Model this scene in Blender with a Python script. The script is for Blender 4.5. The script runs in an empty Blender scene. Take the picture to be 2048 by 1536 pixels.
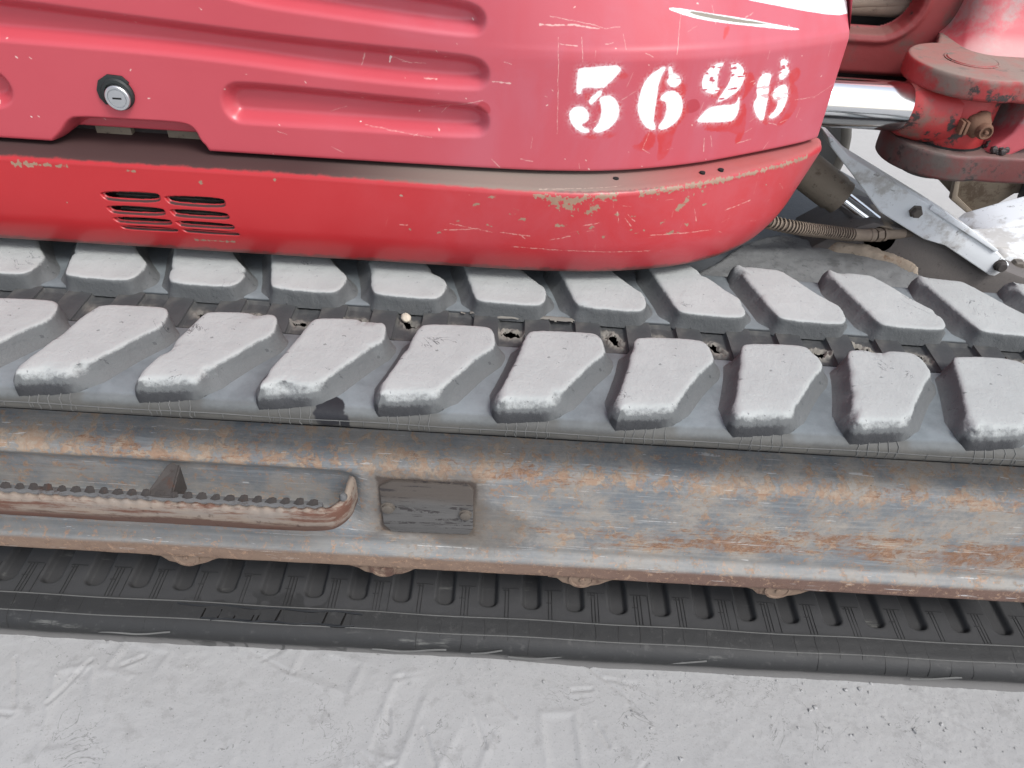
import bpy, bmesh, math, random
import numpy as np
from mathutils import Vector, Matrix
R = math.radians
sc = bpy.context.scene

# ---------------------------------------------------------------- camera, sky, sun, exposure
cam_d = bpy.data.cameras.new('camera'); cam = bpy.data.objects.new('camera', cam_d)
sc.collection.objects.link(cam); sc.camera = cam
cam_d.sensor_width = 36; cam_d.lens = 1530/2048*36; cam_d.clip_start = .02; cam_d.clip_end = 600
right = Vector((0.99810624, 0.02548346, 0.05598682)); down = Vector((0.05928492, -0.64128177, -0.76501176)); fwd = Vector((0.01640819, 0.76688218, -0.64157812))
m = Matrix((right, -down, -fwd)).transposed().to_4x4(); m.translation = (0, 0, 1.147); cam.matrix_world = m
SUN_EL, SUN_ROT = R(54), R(134)
w = bpy.data.worlds.new('World'); sc.world = w; w.use_nodes = True
nt = w.node_tree; sky = nt.nodes.new('ShaderNodeTexSky'); sky.sky_type = 'NISHITA'; sky.sun_disc = False
sky.sun_elevation = SUN_EL; sky.sun_rotation = SUN_ROT; sky.air_density = 1.0; sky.dust_density = 2.5; sky.ozone_density = 1.0
bg = nt.nodes['Background']; hs = nt.nodes.new('ShaderNodeHueSaturation'); hs.inputs['Saturation'].default_value = .5; nt.links.new(sky.outputs[0], hs.inputs['Color']); nt.links.new(hs.outputs[0], bg.inputs[0]); bg.inputs[1].default_value = .15
sd = bpy.data.lights.new('sun', 'SUN'); sun = bpy.data.objects.new('sun', sd); sc.collection.objects.link(sun)
sd.energy = 1.45; sd.angle = R(20); sd.color = (1, .995, .985)
sdir = Vector((math.sin(SUN_ROT)*math.cos(SUN_EL), math.cos(SUN_ROT)*math.cos(SUN_EL), math.sin(SUN_EL)))
sun.rotation_euler = sdir.to_track_quat('Z', 'Y').to_euler(); sun.location = sdir*20
sc.view_settings.view_transform = 'Standard'; sc.view_settings.look = 'None'; sc.view_settings.gamma = 1
sc.view_settings.exposure = .73
sc.cycles.max_bounces = 8

# ---------------------------------------------------------------- traced shapes, metres on the surfaces themselves
T = {"lug":[[-0.0003,0.8395],[0.0423,0.842],[0.0803,0.8422],[0.0871,0.8373],[0.0907,0.8252],[0.0913,0.7996],[0.0792,0.7866],[0.0654,0.7685],[0.0395,0.7269],[0.0263,0.7082],[0.0206,0.7054],[-0.0058,0.7036],[-0.0334,0.7004],[-0.0382,0.6932],[-0.038,0.7034],[-0.0349,0.72],[-0.0257,0.751],[-0.0163,0.7849],[-0.0092,0.8177],[-0.0054,0.8334]],"panel_curve":[[-1.1,0.985],[-0.7,0.985],[-0.3,0.985],[-0.1,0.986],[0,0.9885],[0.052,0.992],[0.121,1.0015],[0.193,1.0215],[0.269,1.0525],[0.35,1.0965],[0.439,1.15],[0.476,1.178]],"numerals":{"3a":[[1.1773,0.8384],[1.1976,0.8402],[1.2207,0.8424],[1.228,0.8415],[1.2316,0.8372],[1.2268,0.8297],[1.2154,0.8174],[1.2109,0.8136],[1.1838,0.8146],[1.1834,0.8074],[1.1801,0.8054],[1.1761,0.8078],[1.1757,0.8253],[1.1753,0.8347]],"3b":[[1.2045,0.8101],[1.2101,0.8117],[1.2109,0.8068],[1.2004,0.7941],[1.1972,0.7931],[1.1943,0.796],[1.1955,0.8009],[1.2008,0.8064]],"3c":[[1.2065,0.8],[1.2142,0.8045],[1.2223,0.8045],[1.23,0.7999],[1.2369,0.7889],[1.2369,0.7749],[1.2284,0.7618],[1.2166,0.7558],[1.2073,0.7559],[1.2041,0.761],[1.2093,0.7651],[1.213,0.7752],[1.2126,0.7872],[1.2101,0.7952]],"3d":[[1.1696,0.7817],[1.1741,0.7883],[1.1826,0.7909],[1.1919,0.7881],[1.1972,0.7802],[1.1964,0.7711],[1.1887,0.767],[1.1899,0.7639],[1.1996,0.7599],[1.1996,0.7552],[1.1911,0.7551],[1.1801,0.7607],[1.172,0.7707]],"6a":[[1.2855,0.8378],[1.2904,0.8401],[1.2932,0.8366],[1.2884,0.8282],[1.2864,0.8168],[1.2872,0.8011],[1.288,0.781],[1.2884,0.7687],[1.2945,0.759],[1.2924,0.7564],[1.2835,0.7575],[1.2701,0.7696],[1.262,0.7862],[1.2616,0.806],[1.2669,0.8233],[1.2758,0.8325]],"6b":[[1.2977,0.8398],[1.3014,0.8391],[1.3038,0.8314],[1.3099,0.8292],[1.3192,0.8229],[1.3176,0.8152],[1.3095,0.8117],[1.3022,0.815],[1.2973,0.8211],[1.3005,0.8277],[1.2965,0.8346]],"6c":[[1.2916,0.8009],[1.3001,0.8073],[1.3103,0.8083],[1.3204,0.8032],[1.3285,0.7906],[1.3297,0.7762],[1.3232,0.7642],[1.3107,0.7568],[1.3005,0.7559],[1.2965,0.7599],[1.3034,0.7698],[1.3054,0.782],[1.3038,0.7902],[1.2993,0.7955],[1.2949,0.7957]],"2a":[[1.3808,0.8391],[1.3719,0.8398],[1.3601,0.8358],[1.352,0.8248],[1.3516,0.813],[1.3573,0.8046],[1.3699,0.7985],[1.3804,0.8006],[1.3841,0.8053],[1.3772,0.808],[1.376,0.817],[1.3751,0.8289],[1.378,0.8355]],"2b":[[1.3926,0.8372],[1.3999,0.8382],[1.4116,0.8336],[1.4197,0.824],[1.423,0.8146],[1.4181,0.8009],[1.4047,0.7921],[1.3881,0.7872],[1.3828,0.7885],[1.3897,0.7997],[1.3966,0.8112],[1.3982,0.823],[1.3946,0.8302]],"2c":[[1.4201,0.7904],[1.4226,0.788],[1.427,0.7685],[1.4218,0.7584],[1.4157,0.7564],[1.3597,0.7611],[1.3565,0.7646],[1.3638,0.7744],[1.3743,0.7817],[1.3893,0.7823],[1.4149,0.7806],[1.4193,0.7842]],"8a":[[1.4554,0.8194],[1.4692,0.8165],[1.4728,0.8135],[1.4716,0.8012],[1.4777,0.7815],[1.4781,0.7642],[1.4805,0.7529],[1.4773,0.7496],[1.4688,0.7534],[1.4574,0.7658],[1.4505,0.7784],[1.4558,0.7863],[1.4497,0.7974],[1.4489,0.8099]],"8b":[[1.4874,0.8347],[1.496,0.8315],[1.4992,0.8271],[1.4943,0.8245],[1.5037,0.8195],[1.5049,0.8121],[1.4984,0.8066],[1.4943,0.8049],[1.4882,0.8087],[1.4862,0.8162],[1.4915,0.8207],[1.483,0.8287],[1.4822,0.8338]],"8c":[[1.5,0.7991],[1.5105,0.7947],[1.5162,0.7812],[1.5166,0.768],[1.511,0.7555],[1.5008,0.7502],[1.4911,0.7509],[1.4887,0.7552],[1.4992,0.7626],[1.5,0.7756],[1.4899,0.779],[1.483,0.7862],[1.487,0.7953]]},"ghost":{"6":[[1.305,0.8159],[1.3196,0.821],[1.3301,0.8105],[1.3293,0.7986],[1.322,0.791],[1.3366,0.7819],[1.3362,0.7695],[1.3245,0.7579],[1.3224,0.7236],[1.3131,0.7112],[1.3034,0.7121],[1.3038,0.7339],[1.2961,0.7494],[1.3042,0.7552],[1.3091,0.7548],[1.3237,0.7621],[1.3281,0.7743],[1.3257,0.7948],[1.3192,0.8033]],"2":[[1.423,0.8187],[1.4319,0.8238],[1.4424,0.8126],[1.4441,0.8001],[1.4307,0.7871],[1.425,0.7793],[1.4388,0.7788],[1.4489,0.7395],[1.4441,0.7199],[1.4331,0.7227],[1.4351,0.7391],[1.3719,0.7481],[1.3739,0.7554],[1.3861,0.7573],[1.4189,0.7545],[1.4311,0.7637],[1.4262,0.7876],[1.4287,0.8018]],"8":[[1.5101,0.8178],[1.5207,0.8208],[1.5304,0.8114],[1.5288,0.8011],[1.5191,0.799],[1.5345,0.7876],[1.543,0.7668],[1.5377,0.7497],[1.5215,0.7361],[1.5085,0.7379],[1.5142,0.7462],[1.5272,0.7601],[1.5247,0.7779],[1.5126,0.7966],[1.5061,0.8099]],"8l":[[1.4842,0.7829],[1.4899,0.779],[1.5,0.768],[1.496,0.7553],[1.4882,0.7519],[1.483,0.7548],[1.4818,0.7703]],"drip":[[1.2815,0.7545],[1.2957,0.7516],[1.2969,0.7344],[1.2868,0.7265],[1.2681,0.7298],[1.2624,0.7365],[1.2758,0.7379]],"drop":[[1.3812,0.8793],[1.3889,0.8805],[1.3869,0.8741],[1.38,0.8663],[1.3768,0.8673],[1.3784,0.8746]]},"white_top":[[1.4242,0.9064],[1.5158,0.89],[1.5649,0.8821],[1.5985,0.8783],[1.6176,0.8783],[1.6212,0.8938],[1.618,0.9289],[1.4299,0.9382]],"eye":[[1.2928,0.9026],[1.3062,0.9027],[1.3269,0.8999],[1.3691,0.8936],[1.4141,0.8873],[1.453,0.8799],[1.4882,0.8733],[1.5162,0.8682],[1.5045,0.8679],[1.4712,0.872],[1.4181,0.8792],[1.3682,0.8856],[1.3354,0.8909],[1.3107,0.8968]],"eye_in":[[1.3265,0.8984],[1.3358,0.8981],[1.3687,0.8929],[1.4137,0.8857],[1.4558,0.8789],[1.4501,0.8781],[1.4132,0.8816],[1.3687,0.888],[1.3403,0.8931],[1.3289,0.8959]],"scratch":[[[1.1477,0.8726],[1.1526,0.8105],[1.1574,0.753]],[[1.1769,0.8731],[1.1809,0.8453]],[[1.2859,0.7566],[1.2795,0.7303]],[[1.2795,0.7303],[1.292,0.7237]],[[1.3139,0.8976],[1.3062,0.8533]],[[1.4951,0.7028],[1.5028,0.7147]],[[1.457,0.8477],[1.4566,0.8373]],[[1.4477,0.7362],[1.4607,0.7403]],[[1.4347,0.8083],[1.4412,0.8103]],[[1.5341,0.7723],[1.5762,0.7718],[1.5965,0.7783],[1.6212,0.7863]],[[1.1355,0.8957],[1.1866,0.8877],[1.2065,0.883],[1.2268,0.8845]],[[1.1238,0.8857],[1.1676,0.8865],[1.2,0.8825]],[[1.0687,0.8173],[1.0922,0.8161]],[[1.0022,0.7674],[1.0119,0.7765],[1.0151,0.7832]],[[1.5478,0.7445],[1.5499,0.7592]],[[0.9673,0.7404],[0.9722,0.7434]],[[0.7865,0.7355],[0.7991,0.7309]]],"ribs":{"A":[[0.7224,0.7755],[0.7301,0.7888],[0.7472,0.7943],[0.8866,0.7893],[1.0151,0.7845],[1.0504,0.7833],[1.0638,0.771],[1.0626,0.7529],[1.0484,0.7453],[0.8834,0.7466],[0.752,0.746],[0.7322,0.7467],[0.7228,0.7593]],"B":[[0.3568,0.8796],[0.4382,0.8764],[0.4735,0.8747],[0.6499,0.8633],[0.8303,0.8516],[1.0147,0.8453],[1.0488,0.8425],[1.0618,0.8311],[1.0605,0.8138],[1.0435,0.8072],[0.8882,0.8114],[0.703,0.827],[0.4577,0.8321],[0.3353,0.832]],"C":[[0.7812,0.9271],[0.8968,0.9183],[1.0026,0.9095],[1.0411,0.9041],[1.0553,0.8938],[1.0541,0.8779],[1.0419,0.8715],[0.8939,0.8825],[0.7638,0.8928],[0.7196,0.9074]],"D":[[0.3162,0.7901],[0.4232,0.7908],[0.4403,0.7857],[0.4476,0.7672],[0.4391,0.7506],[0.4184,0.744],[0.2939,0.7411]]},"lock":[[0.587,0.7699],[0.5655,0.7685],[0.6081,0.7713],[0.5923,0.7893],[0.5814,0.7487]],"notch":[[0.4776,0.6957],[0.4954,0.7094],[0.5112,0.7281],[0.5226,0.7329],[0.585,0.733],[0.6608,0.734],[0.6726,0.728],[0.6762,0.7124],[0.6855,0.7026]],"vents":[[[-0.5572,0.6489],[-0.4816,0.6515],[-0.4761,0.6464],[-0.4798,0.638],[-0.5464,0.6367],[-0.5554,0.6409]],[[-0.4705,0.6486],[-0.3924,0.6503],[-0.3879,0.6432],[-0.3915,0.6366],[-0.4615,0.6362],[-0.4687,0.6421]],[[-0.5541,0.6298],[-0.4782,0.6306],[-0.4734,0.6249],[-0.4764,0.6193],[-0.543,0.6181],[-0.5506,0.6218]],[[-0.467,0.6302],[-0.3911,0.6298],[-0.3859,0.6241],[-0.3878,0.6198],[-0.4585,0.619],[-0.4643,0.624]],[[-0.5489,0.6132],[-0.4717,0.6143],[-0.4675,0.61],[-0.4701,0.6059],[-0.5382,0.6043],[-0.5459,0.6076]],[[-0.4626,0.6134],[-0.3855,0.613],[-0.381,0.609],[-0.3835,0.605],[-0.4547,0.605],[-0.4591,0.6086]],[[-0.5421,0.6001],[-0.4661,0.6007],[-0.4615,0.5979],[-0.4656,0.5953],[-0.5338,0.5944],[-0.5401,0.5971]],[[-0.4562,0.6014],[-0.3808,0.6005],[-0.3761,0.5972],[-0.3781,0.5955],[-0.448,0.5957],[-0.4534,0.5981]]],"plate":[[-0.1618,0.3279],[-0.1428,0.3399],[-0.0367,0.3405],[-0.028,0.3308],[-0.0267,0.2459],[-0.0324,0.2325],[-0.1477,0.2295],[-0.1597,0.2458]],"bolts":[[-0.1515,0.2849],[-0.0384,0.2791]],"rollers":[[-0.4717,0.735,0.1463],[-0.1643,0.735,0.146],[0.1471,0.735,0.1484],[0.4575,0.735,0.1466]],"skirt_mean":[[-1.1,0.951],[-0.3,0.951],[-0.08,0.949],[0,0.948],[0.052,0.9497],[0.12,0.957],[0.2,0.974],[0.268,1.004],[0.338,1.045],[0.406,1.095],[0.45,1.14],[0.46,1.19]],"skirt_dirt":{"lip":[[1.2803,0.6871],[1.3056,0.6906],[1.3698,0.6919],[1.4286,0.691]],"lip2":[[1.4286,0.691],[1.4635,0.6897],[1.5306,0.6856],[1.6105,0.6849]],"p1":[[1.1361,0.6838],[1.1672,0.6776],[1.2008,0.6812],[1.2414,0.6868]],"p2":[[1.1568,0.6752],[1.1747,0.6704],[1.1875,0.6648]],"p3":[[1.2086,0.6612],[1.2128,0.6664],[1.2182,0.6694]],"p4":[[1.3387,0.6541],[1.3454,0.6608],[1.3549,0.6663]],"p5":[[1.1635,0.643],[1.1776,0.6418]],"p6":[[1.1958,0.6329],[1.1974,0.6305]],"c1":[[0.4342,0.6883],[0.4549,0.6876],[0.4628,0.6874]],"c2":[[0.4665,0.687],[0.4848,0.6882]],"c3":[[0.4906,0.6865],[0.5059,0.6868]],"c4":[[0.5838,0.69],[0.5954,0.6901]],"c5":[[0.6824,0.6712],[0.6832,0.6691]],"c6":[[0.7806,0.6872],[0.7823,0.6859]],"v1":[[0.6571,0.583],[0.6857,0.5834],[0.7139,0.5838]],"o1":[[0.9633,0.6242],[0.9646,0.6228]]},"skirt_scratch":[[[1.2488,0.6606],[1.253,0.6436]],[[1.2613,0.6503],[1.272,0.639]],[[1.2642,0.6563],[1.2766,0.6451]],[[1.0052,0.6251],[1.0603,0.6317]],[[1.0189,0.6361],[1.0777,0.6276]],[[1.0881,0.6284],[1.1303,0.6248]],[[1.3035,0.6225],[1.4083,0.6169]],[[1.1386,0.6926],[1.2534,0.6997]],[[0.9497,0.6293],[0.96,0.6294]],[[1.3715,0.6519],[1.3777,0.635]],[[1.1585,0.6196],[1.1858,0.6265]],[[1.4299,0.6409],[1.4792,0.6463]],[[1.1162,0.6279],[1.1233,0.6206]],[[1.202,0.6421],[1.226,0.6465]],[[1.1034,0.6075],[1.3081,0.5977]]],"skirt_black":[[[1.2347,0.7106],[1.2447,0.7113]],[[1.3682,0.6988],[1.3856,0.6976]],[[1.4025,0.7038],[1.4108,0.7032]],[[1.1585,0.6969],[1.2186,0.7029],[1.3089,0.7113]]],"hose":[[0.4,1.31,0.52],[0.4585,1.28,0.5046],[0.4968,1.29,0.4918],[0.5449,1.3,0.4804],[0.6,1.315,0.4697],[0.6709,1.33,0.459],[0.7291,1.342,0.4575],[0.7828,1.352,0.4601]]}

# ---------------------------------------------------------------- numeric helpers
def hash2(ix, iy, seed):
    h = (ix.astype(np.int64)*374761393 + iy.astype(np.int64)*668265263 + seed*1442695041) & 0xffffffff
    h = ((h ^ (h >> 13))*1274126177) & 0xffffffff
    h = (h ^ (h >> 16)) & 0xffffffff
    return h/4294967295.0
def vnoise(x, y, seed=0):
    ix = np.floor(x); iy = np.floor(y); fx = x-ix; fy = y-iy
    fx = fx*fx*(3-2*fx); fy = fy*fy*(3-2*fy)
    a = hash2(ix, iy, seed); b = hash2(ix+1, iy, seed); c = hash2(ix, iy+1, seed); d = hash2(ix+1, iy+1, seed)
    return (a*(1-fx)+b*fx)*(1-fy)+(c*(1-fx)+d*fx)*fy*1.0
def fbm(x, y, seed=0, octv=4, gain=.5):
    x = np.asarray(x, float); y = np.asarray(y, float); s = 0; a = 1; t = 0
    for k in range(octv):
        s = s+a*vnoise(x*2**k+17.3*k, y*2**k-9.1*k, seed+k); t += a; a *= gain
    return s/t*2-1
def sstep(a, b, x):
    t = np.clip((x-a)/(b-a), 0, 1); return t*t*(3-2*t)
def chaikin(P, n=2):
    P = np.array(P, float)
    for _ in range(n):
        Q = np.roll(P, -1, 0); P = np.stack([.75*P+.25*Q, .25*P+.75*Q], 1).reshape(-1, P.shape[1])
    return P
def sdf(P, X, Y):
    """signed distance to a closed polygon, negative inside"""
    P = np.array(P, float); d = np.full(X.shape, 1e9); ins = np.zeros(X.shape, bool)
    for i in range(len(P)):
        ax, ay = P[i]; bx, by = P[(i+1) % len(P)]
        ex, ey = bx-ax, by-ay; L = ex*ex+ey*ey+1e-18
        t = np.clip(((X-ax)*ex+(Y-ay)*ey)/L, 0, 1)
        d = np.minimum(d, (X-ax-t*ex)**2+(Y-ay-t*ey)**2)
        c = (ay > Y) != (by > Y)
        ins ^= c & (X < ex*(Y-ay)/(by-ay+1e-18)+ax)
    d = np.sqrt(d); return np.where(ins, -d, d)
def segd(A, B, X, Y):
    ex, ey = B[0]-A[0], B[1]-A[1]; L = ex*ex+ey*ey+1e-18
    t = np.clip(((X-A[0])*ex+(Y-A[1])*ey)/L, 0, 1)
    return np.sqrt((X-A[0]-t*ex)**2+(Y-A[1]-t*ey)**2)
def spline(pts, n):
    P = np.array(pts, float); t = np.r_[0, np.cumsum(np.linalg.norm(np.diff(P, axis=0), axis=1))]
    M = np.zeros_like(P); M[1:-1] = (P[2:]-P[:-2])/(t[2:]-t[:-2])[:, None]; M[0] = (P[1]-P[0])/(t[1]-t[0]); M[-1] = (P[-1]-P[-2])/(t[-1]-t[-2])
    s = np.linspace(0, t[-1], max(n*8, 800)); k = np.clip(np.searchsorted(t, s)-1, 0, len(t)-2); h = (t[k+1]-t[k])[:, None]; u = (s-t[k])[:, None]/h
    Q = (2*u**3-3*u**2+1)*P[k]+(u**3-2*u**2+u)*h*M[k]+(-2*u**3+3*u**2)*P[k+1]+(u**3-u**2)*h*M[k+1]
    d = np.r_[0, np.cumsum(np.linalg.norm(np.diff(Q, axis=0), axis=1))]
    ss = np.linspace(0, d[-1], n); return ss, np.stack([np.interp(ss, d, Q[:, i]) for i in range(P.shape[1])], 1)

# ---------------------------------------------------------------- object helpers
def thing(name, label, cat, loc=(0, 0, 0)):
    o = bpy.data.objects.new(name, None); sc.collection.objects.link(o); o.location = loc; o.empty_display_size = .1
    o['label'] = label; o['category'] = cat; return o
def obj(name, me, mats, parent=None):
    if isinstance(me, bmesh.types.BMesh):
        b = me; me = bpy.data.meshes.new(name); b.to_mesh(me); b.free()
    o = bpy.data.objects.new(name, me); sc.collection.objects.link(o)
    if mats is not None:
        for x in (mats if isinstance(mats, (list, tuple)) else [mats]): me.materials.append(x)
    if parent: o.parent = parent
    return o
def smooth(me, angle=None):
    me.polygons.foreach_set('use_smooth', np.ones(len(me.polygons), bool))
    if angle: me.set_sharp_from_angle(angle=R(angle))
    return me
def grid(V, keep=None, uv=None, matidx=None, name='grid'):
    """mesh from a (n, m, 3) array of points"""
    n, mm = V.shape[:2]; I = np.arange(n*mm).reshape(n, mm)
    F = np.stack([I[:-1, :-1], I[1:, :-1], I[1:, 1:], I[:-1, 1:]], -1)
    sel = np.ones(F.shape[:2], bool) if keep is None else keep
    F = F[sel]; me = bpy.data.meshes.new(name)
    me.vertices.add(n*mm); me.vertices.foreach_set('co', V.reshape(-1).astype(np.float32))
    me.loops.add(F.size); me.polygons.add(len(F))
    me.loops.foreach_set('vertex_index', F.reshape(-1).astype(np.int32))
    me.polygons.foreach_set('loop_start', (np.arange(len(F))*4).astype(np.int32))
    if matidx is not None: me.polygons.foreach_set('material_index', matidx[sel].astype(np.int32))
    me.update(calc_edges=True)
    if uv is not None:
        l = me.uv_layers.new(name='UVMap'); l.data.foreach_set('uv', uv.reshape(-1, 2)[F.reshape(-1)].reshape(-1).astype(np.float32))
    me.polygons.foreach_set('use_smooth', np.ones(len(F), bool)); me.validate(); return me
def flip(me):
    me.flip_normals(); return me
def box_bm(bm, lo, hi, bev=0):
    r = bmesh.ops.create_cube(bm, size=1); vs = r['verts']
    for v in vs: v.co = Vector([(lo[i]+hi[i])/2+v.co[i]*(hi[i]-lo[i]) for i in range(3)])
    if bev:
        es = list({e for v in vs for e in v.link_edges}); bmesh.ops.bevel(bm, geom=es, offset=bev, segments=2, affect='EDGES', profile=.6)
def box(lo, hi, bev=.004):
    bm = bmesh.new(); box_bm(bm, lo, hi, bev); return bm
def prism(P, a, b, axis='y', bev=0, seg=2):
    """extrude a closed 2-D outline from a to b along an axis (outline in the other two axes, in x/y/z order)"""
    bm = bmesh.new()
    def pt(p, c): return {'y': (p[0], c, p[1]), 'z': (p[0], p[1], c), 'x': (c, p[0], p[1])}[axis]
    v0 = [bm.verts.new(pt(p, a)) for p in P]; v1 = [bm.verts.new(pt(p, b)) for p in P]; n = len(P)
    bm.faces.new(v0); bm.faces.new(v1[::-1])
    for i in range(n): bm.faces.new((v0[i], v1[i], v1[(i+1) % n], v0[(i+1) % n]))
    bmesh.ops.recalc_face_normals(bm, faces=bm.faces)
    if bev:
        es = [e for e in bm.edges if abs(e.calc_face_angle(0)) > R(40)]
        bmesh.ops.bevel(bm, geom=es, offset=bev, segments=seg, affect='EDGES', profile=.6)
    return bm
def tube(pts, rad, seg=14, cap=True):
    """round tube along a path; rad a number or one per point"""
    P = np.array(pts, float); n = len(P); rad = np.full(n, rad) if np.isscalar(rad) else np.array(rad, float)
    Tn = np.gradient(P, axis=0); Tn /= np.linalg.norm(Tn, axis=1)[:, None]+1e-12
    up = np.array([0, 0, 1.]) if abs(Tn[0][2]) < .9 else np.array([0, 1., 0]); bm = bmesh.new(); rings = []
    for i in range(n):
        a = np.cross(Tn[i], up); a /= np.linalg.norm(a); b = np.cross(a, Tn[i])
        rings.append([bm.verts.new(P[i]+rad[i]*(math.cos(t)*a+math.sin(t)*b)) for t in np.linspace(0, 2*math.pi, seg, endpoint=False)])
    for i in range(n-1):
        for j in range(seg): bm.faces.new((rings[i][j], rings[i][(j+1) % seg], rings[i+1][(j+1) % seg], rings[i+1][j]))
    if cap: bm.faces.new(rings[0][::-1]); bm.faces.new(rings[-1])
    bmesh.ops.recalc_face_normals(bm, faces=bm.faces); return bm
def lathe(prof, c, axis='z', seg=32):
    """revolve (radius, height) pairs about an axis through c"""
    bm = bmesh.new(); rings = []
    for r, h in prof:
        ring = []
        for t in np.linspace(0, 2*math.pi, seg, endpoint=False):
            u, v = r*math.cos(t), r*math.sin(t)
            p = {'z': (u, v, h), 'y': (u, h, v), 'x': (h, u, v)}[axis]
            ring.append(bm.verts.new((c[0]+p[0], c[1]+p[1], c[2]+p[2])))
        rings.append(ring)
    for i in range(len(rings)-1):
        for j in range(seg): bm.faces.new((rings[i][j], rings[i][(j+1) % seg], rings[i+1][(j+1) % seg], rings[i+1][j]))
    bm.faces.new(rings[0][::-1]); bm.faces.new(rings[-1])
    bmesh.ops.recalc_face_normals(bm, faces=bm.faces); return bm
def sm(o, a=35): smooth(o.data, a); return o

# ---------------------------------------------------------------- materials
class NT:
    def __init__(s, name, spec=.5):
        s.m = bpy.data.materials.new(name); s.m.use_nodes = True; s.t = s.m.node_tree; s.n = s.t.nodes; s.b = s.n['Principled BSDF']; s.b.inputs['Specular IOR Level'].default_value = spec
        s.tc = s.n.new('ShaderNodeTexCoord'); s.geo = None
    def link(s, a, b): s.t.links.new(a, b)
    def put(s, sock, v):
        if hasattr(v, 'is_output'): s.link(v, sock)
        elif isinstance(v, tuple) and len(v) == 3 and len(sock.default_value) == 4: sock.default_value = (*v, 1)
        else: sock.default_value = v
    def math(s, op, a, b=0, c=0, clamp=False):
        n = s.n.new('ShaderNodeMath'); n.operation = op; n.use_clamp = clamp
        for i, v in enumerate((a, b, c)): s.put(n.inputs[i], v)
        return n.outputs[0]
    def mapped(s, scale=(1, 1, 1), loc=(0, 0, 0), rot=(0, 0, 0), out='Object'):
        n = s.n.new('ShaderNodeMapping'); s.link(s.tc.outputs[out], n.inputs[0]); n.inputs['Scale'].default_value = scale; n.inputs['Location'].default_value = loc; n.inputs['Rotation'].default_value = rot; return n.outputs[0]
    def world(s):
        g = s.n.new('ShaderNodeNewGeometry'); return g.outputs['Position']
    def noise(s, scale, detail=6, rough=.6, vec=None, dist=0, st=None):
        n = s.n.new('ShaderNodeTexNoise'); s.link(vec if vec is not None else (s.mapped(st) if st else s.tc.outputs['Object']), n.inputs['Vector'])
        n.inputs['Scale'].default_value = scale; n.inputs['Detail'].default_value = detail; n.inputs['Roughness'].default_value = rough; n.inputs['Distortion'].default_value = dist; return n.outputs['Fac']
    def voro(s, scale, feature='F1', vec=None):
        n = s.n.new('ShaderNodeTexVoronoi'); n.feature = feature; s.link(vec if vec is not None else s.tc.outputs['Object'], n.inputs['Vector']); n.inputs['Scale'].default_value = scale; return n.outputs['Distance']
    def step(s, v, a, b):
        n = s.n.new('ShaderNodeMapRange'); n.interpolation_type = 'SMOOTHSTEP'; s.put(n.inputs[0], v); n.inputs[1].default_value = a; n.inputs[2].default_value = b; return n.outputs[0]
    def mix(s, f, a, b):
        n = s.n.new('ShaderNodeMix'); n.data_type = 'RGBA'; s.put(n.inputs[0], f); s.put(n.inputs[6], a); s.put(n.inputs[7], b); return n.outputs[2]
    def mixf(s, f, a, b):
        n = s.n.new('ShaderNodeMix'); n.data_type = 'FLOAT'; s.put(n.inputs[0], f); s.put(n.inputs[2], a); s.put(n.inputs[3], b); return n.outputs[0]
    def normal_z(s):
        g = s.n.new('ShaderNodeNewGeometry'); x = s.n.new('ShaderNodeSeparateXYZ'); s.link(g.outputs['Normal'], x.inputs[0]); return x.outputs[2]
    def pos(s):
        x = s.n.new('ShaderNodeSeparateXYZ'); s.link(s.tc.outputs['Object'], x.inputs[0]); return x.outputs
    def dist(s, c, sc=(1, 1, 1)):
        mp = s.mapped(sc, tuple(-c[i]*sc[i] for i in range(3))); n = s.n.new('ShaderNodeVectorMath'); n.operation = 'LENGTH'; s.link(mp, n.inputs[0]); return n.outputs['Value']
    def image(s, img):
        n = s.n.new('ShaderNodeTexImage'); n.image = img; n.extension = 'EXTEND'; s.link(s.tc.outputs['UV'], n.inputs[0]); x = s.n.new('ShaderNodeSeparateColor'); s.link(n.outputs[0], x.inputs[0]); return x.outputs
    def bump(s, h, strength=.3, dist=.002):
        n = s.n.new('ShaderNodeBump'); n.inputs['Strength'].default_value = strength; n.inputs['Distance'].default_value = dist; s.put(n.inputs['Height'], h); s.link(n.outputs[0], s.b.inputs['Normal']); return n
    def out(s, col, rough, metal=0):
        s.put(s.b.inputs['Base Color'], col); s.put(s.b.inputs['Roughness'], rough); s.put(s.b.inputs['Metallic'], metal); return s.m

def m_plain(name, col, rough=.6, metal=0, var=.25, scale=30, bump=.15):
    k = NT(name); n = k.noise(scale); c = k.mix(n, tuple(x*(1-var) for x in col), tuple(min(1, x*(1+var)) for x in col))
    k.bump(k.noise(scale*4), bump, .001); return k.out(c, rough, metal)

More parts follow.
